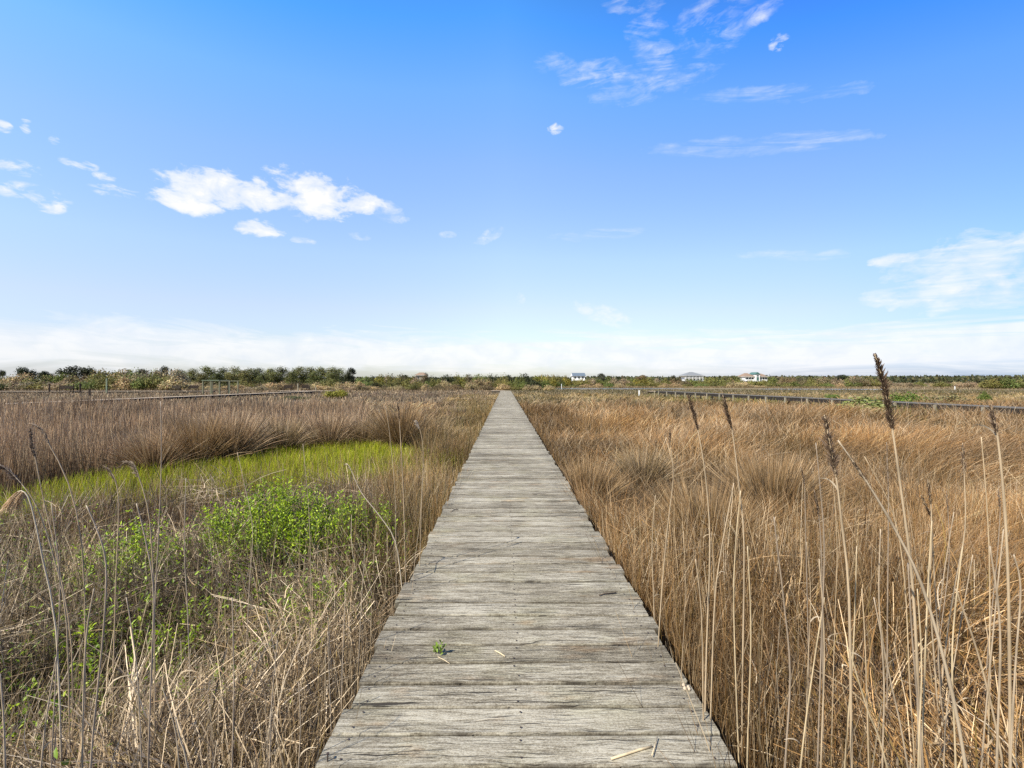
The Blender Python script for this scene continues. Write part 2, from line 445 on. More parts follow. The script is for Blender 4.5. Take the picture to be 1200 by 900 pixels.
X, Y, Z = at(808, 806, 1.99); tag(b.build('shell_bit', M_PALE, None, (.80, 1.99, DECK + .004), True), 'pale broken shell crumbs at the right plank end', 'shell')

# ------------------------------------------------------------------ grasses (stuff)
def sample(n, d0, d1, side, xmax=1.32, edge=0.06, k=0.0):
    u = rng.random(n)
    if k == 0: d = d0 * (d1 / d0) ** u
    else: d = (d0 ** k + (d1 ** k - d0 ** k) * u) ** (1 / k)
    lo = (XR + edge) if side > 0 else (-XL + edge)
    hi = np.maximum(xmax * d + 0.8, lo + .8)
    x = lo + (hi - lo) * rng.random(n)
    return side * x, d

PATCH = np.array([(-9.5, 6.6), (-8.6, 8.6), (-7.6, 10.0), (-6.7, 12.0), (-4.9, 13.5), (-2.3, 13.3), (-1.35, 12.4), (-1.15, 10.2), (-3.0, 8.5), (-4.2, 7.9), (-5.3, 7.2), (-6.4, 6.5), (-6.8, 6.0), (-8.0, 5.4)])
def inpoly(x, y, poly, jit=0.25):
    x = x + (fbm(x * .8, y * .8, 91, 2) - .5) * 4 * jit + rng.normal(0, jit * .4, len(x)); y = y + (fbm(x * .8 + 9, y * .8, 95, 2) - .5) * 4 * jit
    r = np.zeros(len(x), bool); n = len(poly); j = n - 1
    for i in range(n):
        xi, yi = poly[i]; xj, yj = poly[j]
        r ^= ((yi > y) != (yj > y)) & (x < (xj - xi) * (y - yi) / (yj - yi + 1e-9) + xi); j = i
    return r
NEARX, NEARY = PATCH[7:, 0][::-1], PATCH[7:, 1][::-1]          # near edge of the green patch, d as a function of x
def near_edge(x): return np.interp(x, NEARX, NEARY, left=5.0, right=11.5)

def pick(n, cols, w=None):
    cols = np.array(cols); i = rng.choice(len(cols), n, p=w)
    c = cols[i] * (0.58 + 0.92 * rng.random((n, 1)) ** 1.15)
    return c * np.where(c[:, 1:2] > c[:, 0:1], 1.0, np.array([[1.0, .905, .765]])) * .88

def dirs(n, lean, spread=0.0):
    """unit directions from an angle off vertical `lean`, azimuth random"""
    a = rng.random(n) * 2 * np.pi
    return np.stack([np.sin(lean) * np.cos(a), np.sin(lean) * np.sin(a), np.cos(lean)], 1)

def px_w(d, real, k=0.0008): return np.maximum(real, d * k)

def mat_h(x, d): return 0.04 + 0.62 * sst(.15, .85, fbm(x * 1.1, d * 1.1, 31, 3)) * (.45 + .55 * sst(.7, 1.6, np.abs(x)))

STRAW = [(.50, .42, .31), (.40, .32, .21), (.27, .20, .12), (.17, .12, .07), (.60, .53, .42), (.32, .21, .10)]
GREYST = [(.52, .45, .35), (.36, .295, .21), (.25, .195, .13), (.13, .097, .06), (.68, .61, .50), (.24, .19, .09)]
GOLD = [(.37, .26, .145), (.28, .175, .075), (.19, .11, .042), (.50, .40, .27), (.10, .064, .034), (.18, .13, .045)]

def stuff(name, parts, mat, label, cat):
    V, Q, C = join(parts)
    o = link(name, np_mesh(name, V, Q, C, [mat])); return tag(o, label, cat, None, 'stuff')

def thatch(n, d0, d1, side, pal, wts, cond=None, hs=1.0, flat=.5):
    x, d = sample(n, d0, d1, side, 1.3)
    ok = np.ones(n, bool) if cond is None else cond(x, d)
    x, d = x[ok], d[ok]; n = len(x)
    mh = mat_h(x, d) * hs
    z = mh * rng.random(n) ** .7
    lean = np.where(rng.random(n) < flat, 1.0 + .55 * rng.random(n), .75 * rng.random(n) ** .8)
    # clumps lie the same way
    a = (fbm(x * .7, d * .7, 41, 2) - .5) * 14 + rng.normal(0, .7, n)
    D = np.stack([np.sin(lean) * np.cos(a), np.sin(lean) * np.sin(a), np.cos(lean)], 1)
    L = (.16 + .50 * rng.random(n) ** 1.4) * np.where(lean > .9, 1.2, .85)
    B = np.stack([rng.normal(0, .16, n), rng.normal(0, .16, n), -.25 * rng.random(n)], 1)
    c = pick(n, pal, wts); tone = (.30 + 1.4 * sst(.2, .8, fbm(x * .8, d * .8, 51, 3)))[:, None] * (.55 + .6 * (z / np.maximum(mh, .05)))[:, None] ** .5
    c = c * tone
    # keep the deck clear of flat stems
    root = np.stack([x, d, z], 1)
    tipx = x + L * (D[:, 0] + B[:, 0])
    bad = (tipx > XL - .0) & (side < 0) & (d < 66) | (tipx < XR + .0) & (side > 0)
    bad &= rng.random(n) < .93
    k = ~bad
    return ribbons(root[k], D[k], L[k], B[k], px_w(d, .0024 + .0060 * rng.random(n) ** 2.2)[k], c[k] * .8, c[k] * (.9 + .25 * rng.random((k.sum(), 1))), 3, .6)

def uprights(n, d0, d1, side, pal, wts, h0, h1, cond=None, lean=.16, width=(.003, .005), bendm=.12, leanvec=(0, 0), segs=3, xmax=1.3, kpow=0.0, dens=None, patchtone=True, kw=.0008, edge=.02, basecol=None):
    x, d = sample(n, d0, d1, side, xmax, edge, kpow)
    ok = np.ones(n, bool) if cond is None else cond(x, d)
    if dens is not None: ok &= rng.random(n) < dens(x, d)
    x, d = x[ok], d[ok]; n = len(x)
    D = dirs(n, np.abs(rng.normal(0, lean, n)))
    D[:, 0] += leanvec[0]; D[:, 1] += leanvec[1]; D = unit(D)
    L = h0 + (h1 - h0) * rng.random(n)
    L *= .55 + .85 * sst(.15, .85, fbm(x * .55 + 3, d * .55, 61, 2))
    a = rng.random(n) * 6.28; bm = np.abs(rng.normal(0, bendm, n))
    B = np.stack([np.cos(a) * bm + leanvec[0] * .6, np.sin(a) * bm, -bm * .5], 1)
    c = pick(n, pal, wts)
    if patchtone: c = c * (.55 + .9 * sst(.2, .8, fbm(x * .45, d * .45, 71, 3)))[:, None]
    cb = c * .42 if basecol is None else (c * .35 + np.array(basecol) * .65)  # stem bases darker: rotted colour, plus some shade painted in low down
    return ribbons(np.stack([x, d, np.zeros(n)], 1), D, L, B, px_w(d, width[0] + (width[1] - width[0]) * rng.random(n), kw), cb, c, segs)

def swept(n, d0, d1, side, cond=None, h0=.6, h1=1.0, pal=None, wts=None, base=(.13, .10, .04), kw=.00085, seed=11, mean=(.35, .1), amp=1.0, width=(.003, .0055), kpow=0.0, xmax=1.3, tone=71):
    """rushes and cordgrass lying over in whorls"""
    x, d = sample(n, d0, d1, side, xmax, .05, kpow)
    ok = np.ones(n, bool) if cond is None else cond(x, d)
    x, d = x[ok], d[ok]; n = len(x)
    # matted and bare patches between the whorls
    k = rng.random(n) < .30 + 1.2 * sst(.28, .55, fbm(x * .85 + 40, d * .85, seed + 60, 3)); x, d = x[k], d[k]; n = len(x)
    lx = (fbm(x * .45, d * .45, seed, 2) - .5) * 3.2 * amp + mean[0]; ly = (fbm(x * .45 + 31, d * .45 + 7, seed + 5, 2) - .5) * 3.2 * amp + mean[1]
    lx = lx + (fbm(x * 1.8, d * 1.8, seed + 8, 1) - .5) * 1.2 * amp; ly = ly + (fbm(x * 1.8 + 5, d * 1.8, seed + 9, 1) - .5) * 1.2 * amp
    lx += rng.normal(0, .42, n); ly += rng.normal(0, .42, n)
    edge = sst(0, .7, np.abs(x) - (XR if side > 0 else -XL))       # keep the deck clear
    tow = (lx * side < 0); lx = np.where(tow, lx * (.22 + .78 * edge), lx)
    D = unit(np.stack([lx * .35, ly * .35, np.ones(n)], 1))
    B = np.stack([lx * .45, ly * .45, -.12 - .28 * np.minimum(np.hypot(lx, ly), 1.4) * rng.random(n)], 1)
    L = (h0 + (h1 - h0) * rng.random(n)) * (.45 + .95 * sst(.15, .85, fbm(x * .45, d * .45, 81, 3)))
    if side > 0: L = np.where(np.abs(x - (29.2 - .108 * d)) < 4.5, L * .55, L)
    c = pick(n, pal or GOLD, wts) * (.50 + 1.0 * sst(.2, .8, fbm(x * .4, d * .4, tone, 3)))[:, None]
    rust = sst(.42, .68, fbm(x * .33 + 17, d * .33, tone + 20, 3))[:, None]
    c = c * (1 - rust * np.array([[.0, .11, .34]]))
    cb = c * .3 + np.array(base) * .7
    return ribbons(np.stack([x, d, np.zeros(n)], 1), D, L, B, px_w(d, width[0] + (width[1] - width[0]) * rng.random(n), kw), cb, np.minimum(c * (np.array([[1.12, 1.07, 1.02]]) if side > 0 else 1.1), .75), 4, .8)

def curls(n, side, d1, pal, cond=None):
    """broad papery dead leaves caught among the stems"""
    x, d = sample(n, .6, d1, side, 1.2)
    if cond is not None:
        k = cond(x, d); x, d = x[k], d[k]
    n = len(x); z = (mat_h(x, d) + .12) * (.35 + .9 * rng.random(n))
    D = dirs(n, np.abs(rng.normal(.6, .5, n))); L = .09 + .20 * rng.random(n)
    B = np.stack([rng.normal(0, .6, n), rng.normal(0, .6, n), -.2 - .8 * rng.random(n)], 1)
    c = pick(n, pal)
    return ribbons(np.stack([x, d, z], 1), D, L, B, .0035 + .0055 * rng.random(n), c * .9, c, 5, .9)
PAPER = [(.50, .42, .30), (.40, .31, .20), (.30, .21, .12), (.60, .53, .42)]
# ---- left, near: grey tangled dead stems
lnear = lambda x, d: d < near_edge(x) - .2
stuff('dead_thatch', [
    curls(1300, -1, 6, PAPER, lnear),
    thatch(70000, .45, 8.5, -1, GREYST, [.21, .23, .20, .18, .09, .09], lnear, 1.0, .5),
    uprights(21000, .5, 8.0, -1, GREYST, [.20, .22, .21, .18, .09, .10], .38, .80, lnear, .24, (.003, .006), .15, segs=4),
    uprights(1900, .7, 5.5, -1, STRAW, [.3, .25, .15, .05, .2, .05], .5, .84, lambda x, d: lnear(x, d) & (x > -2.2), .12, (.004, .0075), .06, segs=4),
], M_GRASS, 'tangled grey tan mat of dead reed stems left of the boardwalk', 'dead grass')
# ---- left strip before the green patch: fine reddish brown stems
RED = [(.30, .19, .11), (.22, .125, .07), (.38, .28, .19), (.18, .105, .065), (.42, .34, .25)]
stuff('rush_strip', [
    uprights(22000, 4.0, 13, -1, RED, [.3, .25, .2, .15, .1], .40, .62, lambda x, d: (d < near_edge(x) + .5) & (d > near_edge(x) - 2.1), .2, (.003, .005), .1),
    uprights(15000, 4.2, 30, -1, [(.36, .22, .10), (.28, .19, .07), (.42, .31, .18), (.22, .2, .06), (.45, .38, .26)], [.25, .25, .25, .1, .15], .5, .9, lambda x, d: (x > -1.0 - .35 * d ** .5) & (x > -2.3), .22, (.003, .005), .22, xmax=.35, basecol=(.14, .12, .04)),
], M_GRASS, 'reddish brown rushes edging the bright green patch and the boardwalk', 'rushes')
# ---- bright green patch
def patch_blades(n):
    x = rng.uniform(-10, -1, n); y = rng.uniform(5.2, 14, n)
    k = inpoly(x, y, PATCH, .38) & (rng.random(n) < .5 + 1.0 * sst(.25, .6, fbm(x * .9, y * .9, 29, 3))); x, y = x[k], y[k]; n = len(x)
    D = dirs(n, np.abs(rng.normal(0, .20, n))); L = .22 + .20 * rng.random(n)
    L *= .7 + .6 * fbm(x * 1.2, y * 1.2, 23, 2)
    B = np.stack([rng.normal(0, .15, n), rng.normal(0, .15, n), -.05 * np.ones(n)], 1)
    c = pick(n, [(.42, .47, .020), (.52, .55, .032), (.31, .37, .02), (.57, .55, .085), (.44, .33, .14)], [.32, .26, .20, .12, .10]) * (.75 + .5 * fbm(x * .6, y * .6, 24, 2))[:, None]
    return ribbons(np.stack([x, y, np.zeros(n)], 1), D, L, B, px_w(y, .004 + .003 * rng.random(n), .0008), c * .8, c, 2)
def patch_stems(n):
    x = rng.uniform(-10, -1, n); y = rng.uniform(5.2, 14, n)
    k = inpoly(x, y, PATCH, .4) & (rng.random(n) < .06 + .9 * (1 - sst(.4, 3.0, y - near_edge(x)))); x, y = x[k], y[k]; n = len(x)
    D = dirs(n, np.abs(rng.normal(0, .2, n))); c = pick(n, RED); L = .35 + .35 * rng.random(n)
    return ribbons(np.stack([x, y, np.zeros(n)], 1), D, L, rng.normal(0, .1, (n, 3)), px_w(y, .004, .0008), c * .8, c, 2)
stuff('brown_stems', [patch_stems(10000)], M_GRASS, 'thin brown dead stems scattered through the bright green patch', 'dead stems')
stuff('green_grass', [patch_blades(62000)], M_GREEN, 'bright yellow green patch of new marsh grass left of the boardwalk', 'grass')
# ---- left reed bed behind the patch
PINK = [(.47, .345, .235), (.38, .265, .18), (.54, .425, .305), (.27, .18, .115), (.61, .51, .39), (.35, .28, .19)]
def far_edge(x): return np.interp(x, PATCH[:7, 0], PATCH[:7, 1], left=6.0, right=13.0)
def lreed(x, d): return (d > far_edge(x) + .1 + 1.5 * sst(-8.5, -7.2, x) * fbm(x * .5, d * .3, 44, 2) * 1.6) & (x < -1.6 - .05 * d)
stuff('reed_bed', [
    uprights(70000, 6.5, 42, -1, PINK, [.26, .24, .18, .14, .08, .10], .60, .92, lambda x, d: lreed(x, d) & (d < 33) & (x < -.30 * d), .14, (.004, .007), .14, kw=.0010, xmax=1.35),
    swept(26000, 12.5, 40, -1, lambda x, d: lreed(x, d) & (x > -.45 * d), .40, .80, PINK, [.26, .2, .2, .12, .14, .08], kw=.0010, mean=(.1, .0), amp=1.0, base=(.15, .12, .06)),
    uprights(3200, 7, 36, -1, [(.34, .25, .19), (.25, .18, .13), (.5, .42, .33)], [.4, .35, .25], .85, 1.12, lambda x, d: lreed(x, d) & (x < -.42 * d), .10, (.005, .008), .08, kw=.0010),
], M_GRASS, 'tall pinkish brown dead reed bed behind the green patch', 'reeds')
# ---- left middle marsh
OLIVE = [(.33, .25, .14), (.25, .20, .10), (.42, .33, .21), (.24, .22, .08), (.36, .32, .22)]
stuff('marsh_grass', [
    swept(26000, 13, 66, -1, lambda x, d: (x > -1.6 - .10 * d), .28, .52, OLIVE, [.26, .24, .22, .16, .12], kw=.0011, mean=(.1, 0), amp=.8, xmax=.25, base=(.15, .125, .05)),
    uprights(26000, 38, 102, -1, [(.36, .27, .18), (.30, .235, .17), (.44, .35, .25), (.30, .26, .21)], [.3, .25, .25, .2], .24, .42, None, .3, (.01, .02), .3, kw=.0013, kpow=.5, segs=2),
    uprights(9000, 22, 75, -1, [(.26, .20, .175), (.22, .165, .14), (.30, .25, .22)], [.4, .35, .25], .38, .6, lambda x, d: (x > -.55 * d) & (x < -.08 * d) & (fbm(x * .12, d * .08, 77, 2) > .5), .35, (.008, .014), .2, kw=.0012, segs=2),
], M_GRASS, 'tan and olive marsh grass between the left reeds and the thicket', 'grass')
# ---- right, near
stuff('golden_thatch', [
    curls(1500, 1, 6, PAPER),
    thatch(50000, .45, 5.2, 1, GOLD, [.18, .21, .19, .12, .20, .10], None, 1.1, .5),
    uprights(5000, .9, 16, 1, GOLD, [.22, .22, .2, .1, .16, .1], .45, .82, lambda x, d: x < XR + .32, .12, (.003, .005), .1, segs=3, xmax=.02),
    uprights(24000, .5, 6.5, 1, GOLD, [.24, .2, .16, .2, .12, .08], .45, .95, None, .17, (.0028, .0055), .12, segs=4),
    uprights(1900, .5, 5.0, 1, STRAW, [.3, .25, .12, .05, .23, .05], .5, 1.1, lambda x, d: x < 3.4, .2, (.004, .0075), .06, segs=4),
], M_GRASS, 'golden brown tangle of dead stems right of the boardwalk', 'dead grass')
stuff('cordgrass', [
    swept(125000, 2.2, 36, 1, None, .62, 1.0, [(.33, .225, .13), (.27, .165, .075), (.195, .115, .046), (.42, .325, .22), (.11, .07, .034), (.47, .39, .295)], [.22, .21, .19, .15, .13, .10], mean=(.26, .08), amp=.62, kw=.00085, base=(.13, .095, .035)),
    uprights(15000, 3.0, 34, 1, STRAW, [.24, .22, .2, .16, .1, .08], .4, .9, None, .5, (.003, .006), .25, kw=.0009),
    swept(16000, 3.2, 30, 1, lambda x, d: fbm(x * .3, d * .3, 71, 3) > .5, .7, 1.05, [(.50, .43, .34), (.43, .35, .25)], [.5, .5], mean=(.45, .15), kw=.0009),
], M_GRASS, 'wind swept russet and tan cordgrass field right of the boardwalk', 'grass')
stuff('low_marsh_grass', [
    swept(30000, 30, 72, 1, None, .34, .58, [(.30, .235, .155), (.34, .28, .19), (.20, .17, .08), (.16, .16, .06), (.38, .33, .25)], [.3, .25, .17, .13, .15], kw=.0013, mean=(.2, .0), amp=.9, kpow=.4, base=(.15, .13, .05), tone=72),
    uprights(17000, 66, 119, 1, [(.19, .165, .085), (.15, .145, .06), (.25, .205, .13), (.13, .12, .06)], [.3, .28, .24, .18], .16, .30, lambda x, d: d < 117 - np.maximum(x - 50, 0) * .12, .25, (.02, .03), .2, kw=.0014, kpow=.6, segs=2),
    uprights(12000, 20, 60, 1, [(.20, .22, .05), (.26, .26, .075), (.32, .29, .14)], [.35, .35, .3], .35, .62, lambda x, d: (np.abs(x - (28.5 - .1 * d)) < 5 + 4 * fbm(x * .2, d * .2, 5, 2)) & (fbm(x * .25, d * .2, 6, 2) > .45), .25, (.008, .015), .2, kw=.0012, kpow=.5, segs=2),
], M_GRASS, 'olive and tan low grass reaching to the creek on the right', 'grass')
# ---- far bank: tan fringe at the foot of the thickets
def fringe(n, pts, depth, h0, h1, pal, wts, w=.06):
    pts = np.array(pts); seg = rng.random(n) * (len(pts) - 1); i = seg.astype(int); f = (seg - i)[:, None]
    p = pts[i] * (1 - f) + pts[i + 1] * f
    x = p[:, 0] + rng.normal(0, .6, n); y = p[:, 1] + rng.random(n) * depth
    L = (h0 + (h1 - h0) * rng.random(n)) * (.5 + fbm(x * .15, y * .15, 17, 2))
    D = dirs(n, np.abs(rng.normal(0, .3, n))); B = np.stack([rng.normal(0, .2, n), rng.normal(0, .2, n), -.1 * np.ones(n)], 1)
    c = pick(n, pal, wts) * (.7 + .6 * fbm(x * .1, y * .1, 18, 2))[:, None]
    return ribbons(np.stack([x, y, np.zeros(n)], 1), D, L, B, w * (.7 + .6 * rng.random(n)), c * .8, c, 2)
TANS = [(.30, .235, .15), (.24, .18, .105), (.17, .125, .07), (.36, .30, .21), (.14, .13, .055)]
stuff('bank_grass', [
    fringe(9000, [(-135, 96), (-90, 96), (-50, 98), (-15, 100), (8, 112)], 12, .4, 1.0, TANS, [.28, .24, .16, .2, .12]),
    fringe(6000, [(6, 143), (30, 148), (48, 147), (75, 142), (112, 137)], 7, .3, .8, TANS, [.28, .24, .22, .14, .12], .08),
    fringe(10000, [(75, 128), (110, 118), (150, 105), (190, 100)], 60, .25, .6, TANS, [.3, .22, .1, .28, .1], .09),
    fringe(7000, [(130, 230), (200, 230), (330, 240)], 60, .6, 1.7, TANS, [.34, .2, .06, .32, .08], .16),
], M_GRASS, 'tan grass fringe at the foot of the far thickets', 'grass')

# small green shoots in the left tangle
def shoots(n):
    x, d = sample(n, .8, 5.8, -1, 1.25)
    k = lnear(x, d) & (fbm(x * .9, d * .9, 201, 2) > .40) & (x < -.95); x, d = x[k], d[k]; n = len(x)
    m_ = 6; X = np.repeat(x, m_); Yd = np.repeat(d, m_); hh = np.tile(np.linspace(.3, 1, m_), n)
    top = np.repeat(mat_h(x, d) * .95 + .08 + .22 * rng.random(n), m_)
    P = np.stack([X + rng.normal(0, .012, n * m_), Yd + rng.normal(0, .012, n * m_), top * hh], 1)
    a = rng.random(n * m_) * 6.28; D = unit(np.stack([np.cos(a), np.sin(a), .5 + .6 * rng.random(n * m_)], 1))
    col = pick(n * m_, [(.25, .36, .02), (.17, .27, .02), (.34, .44, .05)], [.45, .35, .2])
    return leaves(P, D, unit(rng.normal(0, .5, (n * m_, 3)) + [0, 0, 1]), .022 + .026 * rng.random(n * m_), .009 + .008 * rng.random(n * m_), col)
v, q, t3, c = shoots(5200)
tag(link('green_shoots', np_mesh('green_shoots', v, q, c, [M_GREEN], None, t3)), 'scattered small green shoots coming up through the dead stems', 'plants', None, 'stuff')

# ------------------------------------------------------------------ leafy shrubs in the left foreground
def leafy_shrub(loc, rx, ry, h, ntw, label, dens=16, sd=1):
    r = np.random.default_rng(sd); root = empty('leafy_shrub', loc, label, 'shrub', 'green shrubs in the left tangle')
    st = MB(); Ps, Ds, = [], []
    for k in range(ntw):
        a = r.random() * 6.28; q = r.random() ** .5
        bx, by = math.cos(a) * q * rx, math.sin(a) * q * ry
        hh = h * (.55 + .5 * r.random()) * (1 - .35 * q)
        base = np.array([bx * .55, by * .55, 0.]); top = np.array([bx + r.normal(0, .05), by + r.normal(0, .05), hh])
        mid = (base + top) / 2 + r.normal(0, .03, 3)
        st.tube([base, mid, top], [.004, .003, .0014], 4, cap=False)
        nl = int(2.5 * dens * (.6 + .8 * r.random()))
        for j in range(nl):
            t = .42 + .58 * r.random() ** .7
            p = base * (1 - t) ** 2 + 2 * mid * t * (1 - t) + top * t * t + r.normal(0, .014, 3)
            b = r.random() * 6.28
            Ps.append(p); Ds.append((math.cos(b), math.sin(b), .35 + .8 * r.random()))
    P = np.array(Ps); D = unit(np.array(Ds)); n = len(P)
    col = pick(n, [(.33, .45, .012), (.23, .34, .012), (.13, .21, .012), (.46, .56, .035)], [.36, .32, .16, .16])
    v, q, t3, c = leaves(P, D, unit(r.normal(0, .5, (n, 3)) + [-.2, -.2, 1]), (.016 + .032 * r.random(n)), .007 + .012 * r.random(n), col)
    link('foliage', np_mesh('shrub_leaves', v, q, c, [M_GREEN], None, t3), root)
    st.build('stem', M_TWIG, root)
    return root
leafy_shrub((-2.35, 4.75, 0), .80, .62, 1.18, 330, 'largest bright green leafy shrub between the green patch and the boardwalk', 17, 1)
leafy_shrub((-1.55, 5.0, 0), .36, .45, .98, 70, 'small green bush close beside the left edge of the boardwalk', 13, 2)
leafy_shrub((-3.45, 4.25, 0), .55, .5, .96, 60, 'sparse green bush left of the largest leafy shrub', 13, 3)
leafy_shrub((-2.45, 2.95, 0), .5, .5, .76, 46, 'thin green bush low in the tangle below the sparse bush', 12, 4)
leafy_shrub((-2.35, 2.12, 0), .5, .4, .70, 60, 'ragged green growth in the bottom left corner of the photo', 11, 5)
leafy_shrub((-1.35, 3.4, 0), .25, .4, .66, 40, 'few green sprigs low against the boardwalk side', 10, 6)
leafy_shrub((-1.55, 2.45, 0), .3, .3, .56, 34, 'scant green sprigs in the dead stems below the few sprigs', 9, 7)

# ------------------------------------------------------------------ tussocks
def tussock_mesh(sd, n=1500, h=.95, droop=.9, pal=PINK):
    global rng
    keep = rng; rng = np.random.default_rng(sd)
    a = rng.random(n) * 6.28; q = rng.random(n) ** .6
    root = np.stack([np.cos(a) * q * .22, np.sin(a) * q * .22, np.zeros(n)], 1)
    ln = .15 + 1.05 * q * rng.random(n)
    D = unit(np.stack([np.cos(a) * np.sin(ln), np.sin(a) * np.sin(ln), np.cos(ln) + .15], 1))
    L = h * (.75 + .5 * rng.random(n)); B = np.stack([D[:, 0] * .35 * droop, D[:, 1] * .35 * droop, -.45 * droop * ln * rng.random(n)], 1)
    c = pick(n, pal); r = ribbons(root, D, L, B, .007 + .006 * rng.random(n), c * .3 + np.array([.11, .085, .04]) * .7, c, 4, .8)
    rng = keep
    return np_mesh('tussock', *r, [M_GRASS])
TM = [tussock_mesh(1), tussock_mesh(2, 1300, .85, 1.3, [(.42, .33, .22), (.34, .26, .15), (.28, .22, .12), (.5, .42, .31)]), tussock_mesh(3, 1500, 1.0, .7, [(.36, .25, .14), (.30, .2, .1), (.44, .34, .22)])]
TU = [(270, 13.6, 1.25, 0, 'broad russet grass tussock behind the middle of the green patch'), (232, 13.0, 1.1, 2, 'dark based grass tussock at the left back of the green patch'),
      (330, 14.6, 1.15, 1, 'pale bristling tussock right of the broad russet one'), (385, 14.8, 1.1, 0, 'fan shaped tussock behind the brightest green grass'),
      (425, 15.0, 1.0, 1, 'straw coloured tussock with two dark sticks behind it'), (470, 14.4, 1.25, 2, 'large dark olive tussock behind the brown cattail'),
      (508, 13.9, 1.05, 1, 'drooping blond tussock at the right end of the green patch'), (528, 12.0, .55, 2, 'upright tussock beside the left boardwalk edge'),
      (180, 12.2, .95, 0, 'pinkish tussock left of the dark based one'), (690, 7.4, .8, 2, 'orange tussock leaning at the right boardwalk edge'),
      (752, 8.6, 1.0, 1, 'pale tussock just right of the orange one'), (905, 6.6, 1.0, 2, 'dark olive tussock in the middle of the russet field'), (830, 5.2, .9, 2, 'russet tussock below the two dark plumes')]
for i, (px, d, s, k, lab) in enumerate(TU):
    if i in (0, 1, 2, 3, 4, 5, 6, 8):
        for _ in range(40): d = .5 * d + .5 * (float(far_edge((px - 592) / F * d)) + .45)
        s *= 1.12
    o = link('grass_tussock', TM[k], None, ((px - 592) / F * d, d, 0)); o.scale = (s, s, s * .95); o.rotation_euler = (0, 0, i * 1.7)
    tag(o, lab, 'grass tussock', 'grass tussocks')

# ------------------------------------------------------------------ single reeds
def curve_pts(ctrl, n=18):
    ctrl = np.array(ctrl, float); m_ = len(ctrl); out = []
    for i in range(m_ - 1):
        p0, p1, p2, p3 = ctrl[max(i - 1, 0)], ctrl[i], ctrl[i + 1], ctrl[min(i + 2, m_ - 1)]
        k = max(2, n // (m_ - 1))
        for j in range(k):
            t = j / k; out.append(.5 * ((2 * p1) + (-p0 + p2) * t + (2 * p0 - 5 * p1 + 4 * p2 - p3) * t * t + (-p0 + 3 * p1 - 3 * p2 + p3) * t ** 3))
    out.append(ctrl[-1]); return np.array(out)

def stalk_mesh(pts, r0, r1, col, sd=0):
    rd = random.Random(sd); mb = MB(); rad = []; cols = []
    for i in range(len(pts)):
        t = i / (len(pts) - 1); node = 1.18 if i % 4 == 0 else 1.0
        rad.append((r0 + (r1 - r0) * t) * node)
        k = rd.uniform(.85, 1.1) * (.72 if i % 4 == 0 else 1)
        cols += [np.array(col) * k] * 6
    mb.tube(pts, rad, 6, cap=True)
    me = mb.mesh('stalk', M_STALK, True)
    ca = me.color_attributes.new('col', 'FLOAT_COLOR', 'POINT')
    ca.data.foreach_set('color', np.c_[np.array(cols), np.ones(len(cols))].astype(np.float32).ravel()); return me

def plume_mesh(axis, fat, n, col, hang=(0, 0), sd=0, fluff=1.0):
    r = np.random.default_rng(sd); m_ = len(axis)
    t = r.random(n); s = t * (m_ - 1); i = np.minimum(s.astype(int), m_ - 2); f = (s - i)[:, None]
    P = axis[i] * (1 - f) + axis[i + 1] * f; T = unit(axis[np.minimum(i + 1, m_ - 1)] - axis[i])
    a = r.random(n) * 6.28
    side = np.stack([np.cos(a), np.sin(a), 0 * a], 1)
    env = fat * (np.sin(np.pi * np.clip(.08 + .84 * t, 0, 1)) ** .9) * (1.10 - .75 * t) * (.40 + .95 * vnoise(t * 11 + sd, a * 1.4, sd)) * .80
    D = unit(T * (1.2 / fluff) + side * (.55 * max(1, fluff * .75)) + np.array([hang[0], 0, hang[1]]))
    L = env * (1.3 + 1.6 * r.random(n)); B = side * .10 + np.array([hang[0] * .5, 0, hang[1] * .6 - .05])
    B = np.broadcast_to(B, (n, 3))
    c = np.array(col) * (.6 + .8 * r.random((n, 1)))
    V, Q, C = ribbons(P + side * env[:, None] * .12, D, L, B, .0014 + .0018 * r.random(n), c * .8, c * 1.15, 2, .5)
    return np_mesh('plume', V, Q, C, [M_GRASS])

